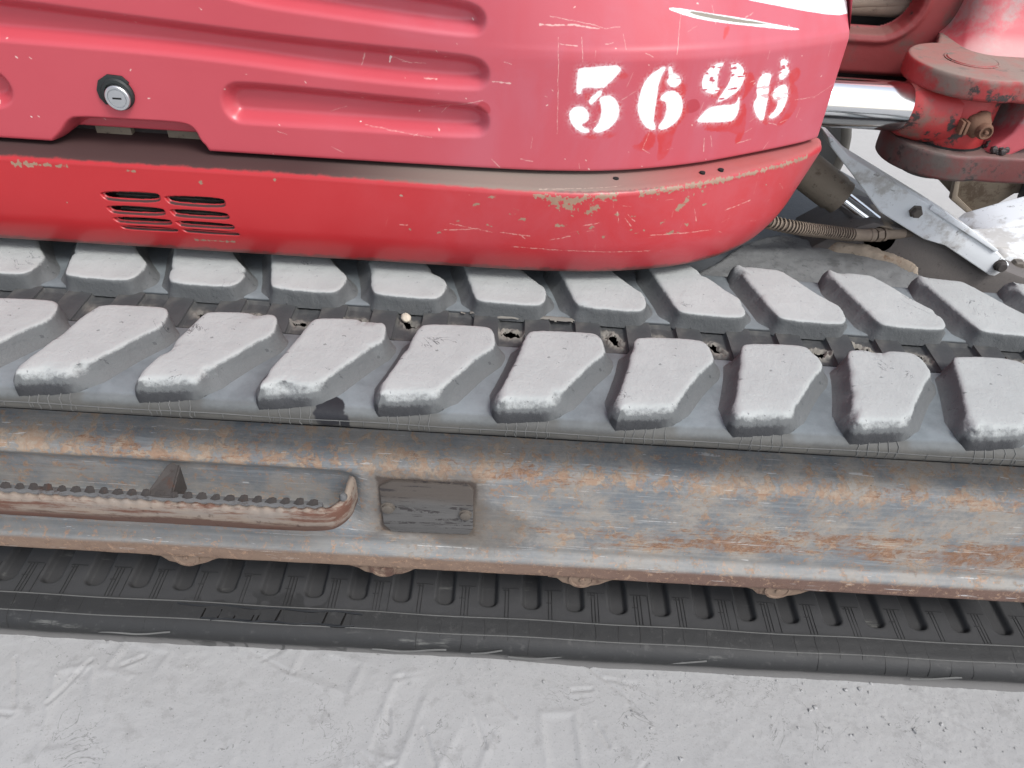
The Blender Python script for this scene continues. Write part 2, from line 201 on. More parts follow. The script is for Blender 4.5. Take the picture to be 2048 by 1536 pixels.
def m_rubber(name, dust_col, dark, lo, hi, base=0.0, amount=.8, rough=.75):
    """rubber with pale dust lying where it faces up"""
    k = NT(name, .35); n1 = k.noise(26, 8, .65); n2 = k.noise(160, 5, .7); n3 = k.noise(7, 4)
    nz = k.normal_z(); t = k.math('ADD', nz, k.math('MULTIPLY', k.math('SUBTRACT', n2, .5), .55)); t = k.math('ADD', t, k.math('MULTIPLY', k.math('SUBTRACT', n1, .5), .25))
    d = k.step(t, lo, hi); d = k.math('MULTIPLY', d, k.mixf(k.step(n3, .3, .7), amount*.86, amount)); d = k.math('MULTIPLY', d, k.step(k.pos()[2], .5235, .5315)); d = k.math('MAXIMUM', d, base)
    chips = k.step(k.noise(95, 3, .5), .69, .73); d = k.math('MULTIPLY', d, k.mixf(chips, 1, .5))
    cr = k.step(k.math('ABSOLUTE', k.math('SUBTRACT', k.noise(21, 5, .6, dist=1.0, vec=k.world()), .5)), .010, .003); cr = k.math('MULTIPLY', cr, k.step(k.noise(17, 2, .5, vec=k.world()), .62, .68)); d = k.math('MULTIPLY', d, k.mixf(cr, 1, .25))
    spk = k.step(k.noise(230, 2, .5, vec=k.world()), .70, .76); d = k.math('MULTIPLY', d, k.mixf(spk, 1, .7))
    dc = k.mix(n1, tuple(x*.9 for x in dust_col), tuple(min(1, x*1.08) for x in dust_col))
    p_ = k.pos(); rag = k.math('ADD', p_[2], k.math('MULTIPLY', k.math('SUBTRACT', n2, .5), .016)); dk = k.math('MULTIPLY', k.math('MULTIPLY', k.step(rag, .528, .522), k.step(p_[1], .700, .694)), k.step(n3, .38, .55))
    c = k.mix(d, dark, dc); c = k.mix(k.math('MULTIPLY', dk, .8), c, (.022, .022, .025)); k.bump(k.math('ADD', k.noise(240, 6, .7), k.math('MULTIPLY', n1, 2.2)), .55, .002)
    return k.out(c, k.mixf(d, rough-.2, .95))

M = {}
M['lug'] = m_rubber('dusty_lug_rubber', (.380, .394, .383), (.022, .024, .028), .36, .88, .24, .97)
def m_belt():
    k = NT('dusty_belt_rubber', .4); n1 = k.noise(14, 7, .65); n2 = k.noise(120, 5, .7); n3 = k.noise(4.5, 4)
    nz = k.normal_z(); t = k.math('ADD', nz, k.math('MULTIPLY', k.math('SUBTRACT', n2, .5), .35))
    d = k.step(t, .25, .95); d = k.math('MULTIPLY', d, k.mixf(k.step(n1, .3, .7), .55, .95)); d = k.math('MAXIMUM', d, .10)
    c = k.mix(d, (.020, .022, .024), k.mix(n3, (.148, .170, .180), (.215, .240, .250)))
    warm = k.step(k.pos()[2], .512, .496); c = k.mix(k.math('MULTIPLY', warm, k.mixf(n1, .1, .8)), c, (.16, .145, .12))
    p_ = k.pos(); ph = k.math('FRACT', k.math('DIVIDE', k.math('ADD', p_[0], .5384+.050), .145)); under = k.step(k.math('ABSOLUTE', k.math('SUBTRACT', ph, .32)), .30, .22)
    eb = k.step(k.math('ADD', p_[1], k.math('MULTIPLY', k.math('SUBTRACT', n2, .5), .006)), .6985, .6915); c = k.mix(k.math('MULTIPLY', eb, k.mixf(under, .45, .85)), c, k.mix(n1, (.040, .039, .037), (.105, .10, .088)))
    s1 = k.math('ADD', k.dist((-.205, .688, .515), (1, 1, .5)), k.math('MULTIPLY', k.math('SUBTRACT', k.noise(38, 3), .5), .03))
    s2 = k.math('ADD', k.dist((-.187, .676, .502), (1.6, 1, .6)), k.math('MULTIPLY', k.math('SUBTRACT', k.noise(45, 3), .5), .02))
    st = k.step(k.math('MINIMUM', k.math('MULTIPLY', s1, .7), s2), .0145, .0115); c = k.mix(st, c, (.012, .012, .015))
    k.bump(k.math('ADD', k.noise(200, 6, .7), k.math('MULTIPLY', n1, 2)), .3, .002)
    return k.out(c, k.mixf(d, .45, .8))
M['belt'] = m_belt()

def m_lower():
    k = NT('lower_belt_rubber', .45); n1 = k.noise(9, 7, .65); n2 = k.noise(60, 5, .7); p = k.pos()
    c = k.mix(n1, (.0135, .014, .0145), (.024, .024, .024))
    c = k.mix(k.math('MULTIPLY', k.step(n2, .56, .72), .35), c, (.085, .083, .08))
    inn = k.step(p[1], .708, .722); c = k.mix(k.math('MULTIPLY', inn, k.mixf(n1, .55, .95)), c, (.050, .050, .051))  # inner face painted lighter to offset the shade under the frame
    scuff = k.math('MULTIPLY', k.step(k.noise(5, 6, .7, st=(1, 6, 6)), .60, .72), k.step(p[2], .045, .035)); c = k.mix(k.math('MULTIPLY', scuff, .55), c, (.20, .20, .185))
    mud = k.math('MULTIPLY', k.step(k.math('ADD', p[2], k.math('MULTIPLY', n2, .02)), .028, .012), .7); c = k.mix(mud, c, (.15, .145, .14))
    wet = k.step(k.math('ADD', k.dist((-.34, .69, .04), (.26, 1.3, 1)), k.math('MULTIPLY', k.math('SUBTRACT', k.noise(20, 4), .5), .12)), .075, .05)
    c = k.mix(k.math('MULTIPLY', k.math('MULTIPLY', wet, .6), k.step(k.math('ABSOLUTE', k.math('SUBTRACT', k.noise(17, 2, .4), .5)), .035, .02)), c, (.018, .018, .018))
    k.bump(k.noise(180, 6, .7), .35, .0015); return k.out(c, k.mixf(n1, .5, .75))
M['lower'] = m_lower()
M['wet'] = m_plain('wet_black_rubber', (.006, .006, .006), .25)
M['mould'] = m_plain('mould_line_rubber', (.115, .115, .11), .7)
M['mould_dark'] = m_plain('moulded_groove_rubber', (.018, .018, .018), .6)
M['black'] = m_plain('black_void', (.006, .006, .006), .9)
def m_link():
    k = NT('centre_strip_rubber', .35); n1 = k.noise(30, 7, .65); n2 = k.noise(11, 4); a = k.n.new('ShaderNodeAttribute'); a.attribute_name = 'torn'
    c = k.mix(n1, (.026, .028, .03), (.066, .068, .069)); c = k.mix(k.math('MULTIPLY', k.step(n2, .5, .68), .5), c, (.15, .145, .13))
    c = k.mix(k.math('MULTIPLY', a.outputs['Fac'], k.mixf(n1, .4, 1)), c, (.27, .25, .215))
    k.bump(k.math('ADD', k.noise(170, 6, .7), n1), .4, .0016); return k.out(c, .8)
M['link'] = m_link()

def m_steel():
    k = NT('weathered_blue_grey_steel', .5); p = k.pos(); n1 = k.noise(11, 12, .76); n2 = k.noise(48, 12, .80, dist=.5); n3 = k.noise(4, 4); n4 = k.noise(75, 8, .75)
    st = k.noise(24, 12, .82, st=(.30, 1, 1.9), dist=.4); fine = k.noise(80, 10, .8, st=(.07, 1, 1.8)); right = k.step(p[0], -.20, .40)
    c = k.mix(n3, (.140, .158, .172), (.198, .212, .222))
    pale = k.math('MULTIPLY', k.step(fine, .52, .60), .42); c = k.mix(pale, c, (.35, .36, .355))
    dk = k.math('MULTIPLY', k.step(fine, .46, .40), .35); c = k.mix(dk, c, (.085, .09, .095))
    dusty = k.math('MULTIPLY', k.step(n1, .39, .60), k.mixf(right, .50, .80)); c = k.mix(dusty, c, k.mix(n4, (.29, .25, .205), (.43, .385, .33)))
    def band(z, w): return k.math('SUBTRACT', 1, k.math('DIVIDE', k.math('ABSOLUTE', k.math('SUBTRACT', p[2], z)), w), clamp=True)
    bend = band(.358, .022); top = band(.40, .035); low = k.math('MULTIPLY', band(.245, .055), right)
    b = k.math('ADD', k.math('ADD', k.math('MULTIPLY', bend, .105), k.math('MULTIPLY', top, .045)), k.math('MULTIPLY', low, .07))
    b = k.math('ADD', b, k.math('MULTIPLY', k.math('SUBTRACT', n1, .5), .35))
    tan = k.step(k.math('ADD', k.math('ADD', n2, b), k.math('MULTIPLY', k.math('SUBTRACT', n4, .5), .22)), .575, .60); c = k.mix(k.math('MULTIPLY', tan, .9), c, k.mix(n4, (.27, .19, .135), (.46, .38, .295)))
    rust = k.step(k.math('ADD', st, k.math('ADD', k.math('MULTIPLY', low, .17), k.math('MULTIPLY', bend, .08))), .600, .630); c = k.mix(k.math('MULTIPLY', rust, k.mixf(k.step(n2, .42, .55), .25, 1)), c, k.mix(n4, (.14, .065, .038), (.33, .195, .12)))
    rim = k.step(k.math('ADD', p[2], k.math('MULTIPLY', k.math('SUBTRACT', n2, .5), .012)), .188, .178); c = k.mix(k.math('MULTIPLY', rim, .92), c, k.mix(n2, k.mix(right, (.29, .20, .135), (.17, .095, .07)), (.11, .058, .042)))
    led = k.math('MULTIPLY', k.step(p[2], .212, .200), k.step(p[2], .180, .19)); c = k.mix(k.math('MULTIPLY', led, k.mixf(n1, .35, .75)), c, (.165, .165, .158))
    n5 = k.noise(95, 10, .85, dist=.5); sm_ = k.step(k.math('ADD', k.math('ADD', n5, -.005), k.math('ADD', k.math('MULTIPLY', k.math('SUBTRACT', n2, .5), .55), k.math('MULTIPLY', bend, .05))), .555, .572); c = k.mix(k.math('MULTIPLY', sm_, .85), c, k.mix(n1, (.24, .12, .07), (.42, .31, .22)))
    sp = k.step(n4, .665, .70); c = k.mix(k.math('MULTIPLY', sp, k.step(n1, .45, .55)), c, (.035, .026, .02))
    for rot, th in ((18, .72), (-24, .735), (3, .70)):
        scr = k.step(k.noise(30, 2, .5, vec=k.mapped((.20, 1, 6), rot=(0, R(rot), 0)), dist=2.0), th, th+.008); c = k.mix(k.math('MULTIPLY', k.math('MULTIPLY', scr, k.step(n4, .40, .50)), .6), c, (.58, .58, .57))
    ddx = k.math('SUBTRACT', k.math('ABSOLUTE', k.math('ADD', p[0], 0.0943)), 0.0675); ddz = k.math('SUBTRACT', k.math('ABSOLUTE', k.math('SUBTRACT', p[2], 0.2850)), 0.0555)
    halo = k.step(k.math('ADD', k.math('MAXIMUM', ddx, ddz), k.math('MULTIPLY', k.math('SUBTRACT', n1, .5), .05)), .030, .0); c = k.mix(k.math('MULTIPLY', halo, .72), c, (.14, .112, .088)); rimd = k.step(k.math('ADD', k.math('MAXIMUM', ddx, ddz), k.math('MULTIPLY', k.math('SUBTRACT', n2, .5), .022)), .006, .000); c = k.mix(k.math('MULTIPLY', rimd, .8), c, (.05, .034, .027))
    stn = k.step(k.math('ADD', k.dist((-.02, .74, .245), (.75, 1, 1.3)), k.math('MULTIPLY', k.math('SUBTRACT', n1, .5), .12)), .085, .045); c = k.mix(k.math('MULTIPLY', stn, .55), c, (.12, .10, .08))
    k.bump(k.math('ADD', k.math('MULTIPLY', tan, .9), k.math('ADD', k.noise(170, 6, .7), k.math('MULTIPLY', fine, .7))), .5, .0014)
    return k.out(c, k.mixf(tan, k.mixf(n1, .45, .65), .9), 0)
M['steel'] = m_steel()
def m_rusty(name, a, b, rust, thr=.5, rough=.75, st=None, low=None):
    k = NT(name); n = k.noise(24, 10, .76, st=st); n2 = k.noise(60, 8, .72, st=(.2, 1, 1)); c = k.mix(n2, a, b); c = k.mix(k.step(n, thr, thr+.12), c, rust)
    if low: c = k.mix(k.math('MULTIPLY', k.step(k.math('ADD', k.pos()[2], k.math('MULTIPLY', k.math('SUBTRACT', n, .5), .06)), low+.004, low-.004), .9), c, tuple(x*.62 for x in rust))
    c = k.mix(k.math('MULTIPLY', k.step(k.noise(90, 5), .6, .7), .5), c, tuple(x*.3 for x in rust)); k.bump(k.math('ADD', n, k.noise(160, 6, .7)), .45, .0016); return k.out(c, rough)
M['step'] = m_rusty('rusty_step_paint', (.17, .165, .16), (.27, .195, .135), (.115, .052, .034), .46, st=(.22, 1, 1.8), low=.291)
M['gusset'] = m_rusty('dark_rusty_steel', (.035, .03, .028), (.07, .06, .055), (.07, .032, .02), .55)
M['teeth'] = m_rusty('grey_worn_teeth', (.085, .085, .088), (.15, .15, .15), (.05, .03, .025), .55)
M['roller'] = m_rusty('brown_roller_steel', (.16, .105, .075), (.25, .18, .13), (.10, .055, .04), .5)
def m_plate():
    k = NT('cracked_grey_plate', .4); n = k.noise(18, 8, .7); p = k.pos(); c = k.mix(k.noise(40, 10, .8, st=(.12, 1, 2)), (.05, .047, .045), (.165, .16, .155))
    up = k.step(k.math('ADD', p[2], k.math('MULTIPLY', n, .02)), .298, .325); c = k.mix(k.math('MULTIPLY', up, .7), c, (.075, .058, .046))
    cr = k.step(k.noise(24, 5, .65, st=(.22, 1, 3.2), dist=1.2), .535, .56); cr = k.math('MULTIPLY', cr, k.step(k.noise(110, 5, .7), .44, .5)); c = k.mix(k.math('MULTIPLY', cr, .9), c, (.035, .03, .03))
    k.bump(k.math('ADD', k.math('MULTIPLY', cr, -1), k.noise(150, 5)), .5, .001); return k.out(c, .7)
M['plate'] = m_plate()
M['bolt'] = m_plain('dusty_bolt', (.105, .09, .075), .65)

def rednodes(k, img):
    n1 = k.noise(5, 6, .6); n2 = k.noise(45, 6, .7); p = k.pos(); ch = k.image(img)
    c = k.mix(n1, (.455, .058, .076), (.51, .078, .098))
    return n1, n2, p, ch, c
def m_panel(img):
    k = NT('faded_red_panel_paint', .5); n1, n2, p, ch, c = rednodes(k, img)
    fade_sheen = k.math('MULTIPLY', k.step(k.math('ADD', p[0], k.math('MULTIPLY', k.math('SUBTRACT', n1, .5), .5)), -.30, .05), .25)  # paler to the right: fading, plus sky reflection painted into the colour
    runs = k.step(k.noise(22, 5, .6, st=(1, 1, .22)), .36, .6); fade_sheen = k.math('MULTIPLY', fade_sheen, k.mixf(runs, .5, 1)); blot = k.step(k.noise(4, 8, .7, dist=.8), .42, .58); fade_sheen = k.math('MULTIPLY', fade_sheen, k.mixf(blot, .55, 1)); c = k.mix(fade_sheen, c, (.44, .18, .24))
    c = k.mix(k.math('MULTIPLY', k.step(k.noise(13, 2, .4), .72, .735), .6), c, (.36, .02, .03))
    c = k.mix(k.math('MULTIPLY', ch[1], .8), c, (.50, .035, .035)); c = k.mix(k.math('MULTIPLY', ch[2], .75), c, (.78, .66, .58)); c = k.mix(ch[0], c, (.86, .89, .885))
    c = k.mix(k.math('MULTIPLY', k.step(k.noise(70, 2, .4), .775, .785), .8), c, (.7, .62, .56))
    k.bump(k.noise(420, 3, .6), .05, .0006); return k.out(c, k.mixf(k.math('MAXIMUM', ch[0], fade_sheen), .30, .44))
def m_skirt(img):
    k = NT('red_skirt_paint', .5); n1, n2, p, ch, c = rednodes(k, img); c = k.mix(n1, (.365, .016, .020), (.43, .024, .028))
    nz = k.normal_z(); fade_sheen = k.math('MULTIPLY', k.step(k.math('ADD', p[0], k.math('MULTIPLY', k.math('SUBTRACT', n1, .5), .6)), -.35, .25), .28); runs = k.step(k.noise(9, 7, .7, dist=.5), .38, .62); c = k.mix(k.math('MULTIPLY', fade_sheen, k.mixf(runs, .35, 1)), c, (.38, .115, .14))
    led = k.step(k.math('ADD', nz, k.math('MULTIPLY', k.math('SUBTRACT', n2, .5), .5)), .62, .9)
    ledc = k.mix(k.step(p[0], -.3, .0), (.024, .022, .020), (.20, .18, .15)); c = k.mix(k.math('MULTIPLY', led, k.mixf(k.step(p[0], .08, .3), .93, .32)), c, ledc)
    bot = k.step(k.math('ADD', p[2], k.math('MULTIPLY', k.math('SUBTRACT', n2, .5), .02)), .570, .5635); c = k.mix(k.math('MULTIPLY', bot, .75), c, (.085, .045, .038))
    c = k.mix(k.math('MULTIPLY', ch[0], .92), c, k.mix(n2, (.14, .095, .06), (.36, .28, .19))); c = k.mix(k.math('MULTIPLY', ch[1], .5), c, (.68, .52, .43)); c = k.mix(k.math('MULTIPLY', ch[2], .85), c, (.03, .028, .03))
    c = k.mix(k.math('MULTIPLY', k.step(k.noise(75, 2, .4), .77, .78), .8), c, (.3, .24, .18))
    k.bump(k.noise(300, 3, .6), .06, .0006); return k.out(c, k.mixf(led, k.mixf(fade_sheen, .30, .5), .9))
def m_oldred(name, red, dirt, thr=.5, rough=.5, black=.1):
    k = NT(name); n = k.noise(8, 8, .68); n2 = k.noise(30, 8, .7); c = k.mix(k.step(n, thr, thr+.16), red, dirt); c = k.mix(k.step(n2, .64-black, .72-black), c, (.035, .027, .025))
    up = k.step(k.normal_z(), .7, .95); c = k.mix(k.math('MULTIPLY', up, .55), c, tuple(min(1, x*1.9) for x in dirt)); k.bump(k.math('ADD', n2, k.noise(150, 5)), .25, .0015); return k.out(c, k.mixf(n2, rough-.1, rough+.2))
M['red_casting'] = m_oldred('old_red_casting', (.38, .032, .032), (.17, .10, .08), .53, .48, .10)
M['red_bracket'] = m_oldred('pinkish_red_bracket', (.46, .085, .10), (.32, .25, .235), .50, .5, .0)
M['red_ear'] = m_oldred('dirty_red_ear', (.29, .028, .028), (.16, .125, .105), .42, .6, .09)
M['red_dark'] = m_oldred('grimy_dark_red', (.20, .03, .03), (.09, .06, .05), .5, .6, .04)
M['lower_ear'] = m_oldred('greasy_red_black', (.13, .035, .032), (.085, .068, .06), .42, .55, .08)
M['grime'] = m_rusty('greasy_black_steel', (.025, .02, .02), (.05, .04, .038), (.07, .05, .042), .55, .5)
def m_chrome():
    k = NT('polished_chrome'); k.bump(k.noise(9, 2, .5, st=(.2, 1, 1)), .02, .001); return k.out((.82, .83, .84), k.mixf(k.noise(40), .10, .16), 1)
M['chrome'] = m_chrome()
def m_white():
    k = NT('worn_white_paint'); n = k.noise(9, 8, .68); n2 = k.noise(55, 8, .7, dist=.6); c = k.mix(n, (.72, .75, .77), (.80, .82, .83)); c = k.mix(k.math('MULTIPLY', k.step(n, .50, .62), .7), c, (.34, .31, .27))
    c = k.mix(k.math('MULTIPLY', k.step(n2, .60, .66), .7), c, (.20, .19, .18)); k.bump(n2, .15, .001); return k.out(c, .5)
M['white'] = m_white()
M['brown'] = m_rusty('brown_oily_paint', (.19, .155, .115), (.26, .215, .165), (.12, .085, .06), .55)
M['hose'] = m_plain('dusty_hose', (.10, .078, .06), .8, 0, .3, 60)
M['coil'] = m_plain('dusty_coil', (.24, .19, .145), .8, 0, .3, 60)
M['slab'] = m_rusty('dusty_white_slab', (.50, .50, .49), (.68, .67, .65), (.34, .29, .24), .5, .9)
M['mud'] = m_rusty('dried_brown_mud', (.24, .19, .14), (.36, .31, .25), (.20, .13, .08), .5, .95)
M['brown_mud'] = m_rusty('brown_caked_mud', (.10, .078, .055), (.19, .155, .115), (.085, .06, .04), .5, .95)
M['dark_plate'] = m_rusty('scratched_dark_steel', (.05, .054, .058), (.075, .08, .085), (.11, .11, .105), .6, .6)
M['shade_steel'] = m_rusty('dark_brown_grey_steel', (.10, .09, .085), (.14, .125, .115), (.13, .09, .07), .58, .7)
M['silver'] = m_plain('dull_silver', (.62, .63, .64), .35, .9, .1)
M['ring'] = m_plain('black_rubber_ring', (.014, .017, .016), .6)
def m_dirt(name, a, b, dk, far=None):
    k = NT(name, .2); n = k.noise(3.2, 9, .68); n2 = k.noise(26, 9, .72); c = k.mix(n, a, b); c = k.mix(k.math('MULTIPLY', k.step(n2, .52, .66), .5), c, dk)
    c = k.mix(k.math('MULTIPLY', k.step(k.noise(140, 3, .6), .66, .72), .55), c, tuple(x*.45 for x in dk))
    c = k.mix(k.math('MULTIPLY', k.step(k.noise(300, 4, .7), .56, .70), .35), c, tuple(x*.6 for x in dk))
    cr = k.math('MULTIPLY', k.step(k.math('ABSOLUTE', k.math('SUBTRACT', k.noise(9, 5, .6, dist=1.2), .5)), .006, .001), k.step(k.noise(7, 2, .5), .50, .58)); c = k.mix(k.math('MULTIPLY', cr, .6), c, tuple(x*.55 for x in dk))
    if far: c = k.mix(k.step(k.pos()[1], 1.7, 2.3), c, k.mix(n2, tuple(x*.85 for x in far), far))  # paler beyond the machine: bright sunlight painted into the ground colour
    k.bump(k.math('ADD', k.math('MULTIPLY', n2, 2), k.noise(120, 7, .75)), .26, .004); return k.out(c, .95)
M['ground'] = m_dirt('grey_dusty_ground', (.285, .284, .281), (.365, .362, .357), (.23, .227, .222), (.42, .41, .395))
M['packed'] = m_dirt('grey_packed_dirt', (.135, .14, .14), (.19, .193, .192), (.06, .06, .06))
M['stone'] = m_plain('cream_stone', (.50, .45, .36), .85, 0, .2, 120)
random.seed(4)
PITCH = .0725; YC = .874                       # link pitch and centre line of the track

# ---------------------------------------------------------------- ground: one sheet
def axis(fine0, fine1, step, out0, out1, g=1.35):
    a = list(np.arange(fine0, fine1, step)); d = step; x = a[-1]
    while x < out1: d *= g; x += d; a.append(x)
    d = step; x = a[0]; lo = []
    while x > out0: d *= g; x -= d; lo.append(x)
    return np.array(lo[::-1]+a)
gx = axis(-.75, .95, .0032, -150, 150); gy = axis(.40, .71, .0032, -60, 200)
X, Y = np.meshgrid(gx, gy, indexing='ij')
near = np.exp(-(np.maximum(0, abs(X)-1.5)/3)**2)
Z = .010*fbm(X*1.7, Y*1.7, 3, 3)+.0021*fbm(X*9, Y*9, 8, 4)+.0009*fbm(X*60, Y*60, 21, 4)*sstep(-.3, .4, fbm(X*4, Y*4, 29, 3))
wr = fbm(X*6, Y*6, 44, 3)                       # cleat prints pressed into the dust, running away from the track
for cx, cy, ang, L in [(-.62, .56, .25, .13), (-.44, .58, .15, .15), (-.33, .53, .1, .14), (-.12, .57, -.25, .13), (-.02, .50, -.35, .14), (.13, .53, .1, .12), (.34, .57, .5, .07), (.47, .60, .6, .07), (.57, .60, .55, .08), (.66, .57, .6, .10), (-.25, .64, 1.3, .1), (.28, .62, 1.5, .1), (-.55, .64, 1.35, .08), (.55, .50, .7, .12), (-.2, .47, .5, .1)]:
    c, s = math.cos(ang), math.sin(ang); u = (X-cx)*c+(Y-cy)*s+.01*wr; v = -(X-cx)*s+(Y-cy)*c+.012*wr
    d = np.maximum(abs(u)-.026, abs(v)-L*.5)
    Z -= .0016*sstep(.006, -.006, d)*(.5+.7*wr)-.0020*np.exp(-(d/.006)**2)*sstep(-.2, .4, wr)
rng = np.random.RandomState(5)
for k in range(46):                             # thin cracks and scuffs in the crust
    x0, y0 = rng.uniform(-.7, .85), rng.uniform(.42, .68); a = rng.uniform(0, 3.14); L = rng.uniform(.02, .09)
    sel = (abs(X-x0) < .13) & (abs(Y-y0) < .13); xs, ys = X[sel]+.008*wr[sel], Y[sel]+.008*wr[sel]
    d = segd((x0, y0), (x0+L*math.cos(a), y0+L*math.sin(a)), xs, ys); Z[sel] -= (.0020*np.exp(-(d/.0022)**2)-.0009*np.exp(-((d-.006)/.003)**2))*sstep(-.3, .3, wr[sel])
crumb = sstep(.1, .45, fbm(X*2.3, Y*2.3, 71, 3)+.55*sstep(.1, .6, X)); Z += .0010*crumb*np.abs(fbm(X*130, Y*130, 90, 2))
Z -= .004
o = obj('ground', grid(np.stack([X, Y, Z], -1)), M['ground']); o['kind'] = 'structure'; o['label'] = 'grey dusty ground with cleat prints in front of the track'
# loose crumbs of dirt
bm = bmesh.new()
for k in range(520):
    x = rng.uniform(-.7, .9); y = rng.uniform(.42, .675)
    if rng.rand() > .12+.6*max(0, min(1, (x+.05)/.6)): continue
    r = rng.uniform(.0008, .0026)*(1.8 if rng.rand() < .06 else 1); i = int(np.argmin(abs(gx-x))); j = int(np.argmin(abs(gy-y)))
    q = bmesh.ops.create_icosphere(bm, subdivisions=1, radius=r)['verts']
    for v in q: v.co = Vector((v.co.x*rng.uniform(.7, 1.3)+x, v.co.y*rng.uniform(.7, 1.3)+y, v.co.z*rng.uniform(.5, .9)+Z[i, j]+r*.35))
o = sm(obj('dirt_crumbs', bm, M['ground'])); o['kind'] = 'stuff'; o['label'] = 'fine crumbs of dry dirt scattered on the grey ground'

# ---------------------------------------------------------------- the excavator
EX = thing('mini_excavator', 'worn red mini excavator with white stencilled number and dusty rubber track', 'excavator', (0, 0, 0))

# ---- rubber track: carcass swept along the belt path
x0, x1 = -1.5, .95; zc = .27
def path(n_end=24, nx=60):
    P = [(x, zc, 0., 1.) for x in np.linspace(x0, x1, nx)]
    P += [(x1, zc, math.sin(t), math.cos(t)) for t in np.linspace(0, math.pi, n_end)[1:]]
    L = [(x0, zc, math.sin(t), math.cos(t)) for t in np.linspace(math.pi, 2*math.pi, n_end)]
    return P, L
def sweep(prof, P):
    V = []
    for (x, z, nx_, nz_) in P: V.append([(x+nx_*r, y, z+nz_*r) for (y, r) in prof])
    return np.array(V)
half = [(.0388, .219), (.0388, .243), (.041, .2452), (.08, .2455), (.15, .2452), (.174, .2447), (.1825, .2428), (.1882, .2385), (.1912, .2320), (.1920, .226), (.191, .2215), (.185, .219)]
prof = [(YC+a, b) for a, b in half[::-1]]+[(YC, .217)]+[(YC-a, b) for a, b in half]
prof = prof[::-1]
P, L = path(); mi = None
V = sweep(prof, P); W = sweep(prof, L)
V = np.concatenate([W, V], 0)
# small unevenness of the old rubber
V[..., 2] += .0012*fbm(V[..., 0]*8, V[..., 1]*20, 5, 3)
cm = np.zeros((V.shape[0]-1, V.shape[1]-1), int); cm[:, 11:13] = 1
me = grid(V, matidx=cm, name='rubber_track')
# inside skin closes the belt
inner = sweep([(YC-.19, .2185), (YC+.19, .2185)], L+P); bmx = bmesh.new(); bmx.from_mesh(me)
TR = obj('rubber_track', bmx, [M['belt'], M['black']], EX)
smooth(TR.data)
obj('belt_inner_skin', flip(grid(inner)), M['black'], TR)

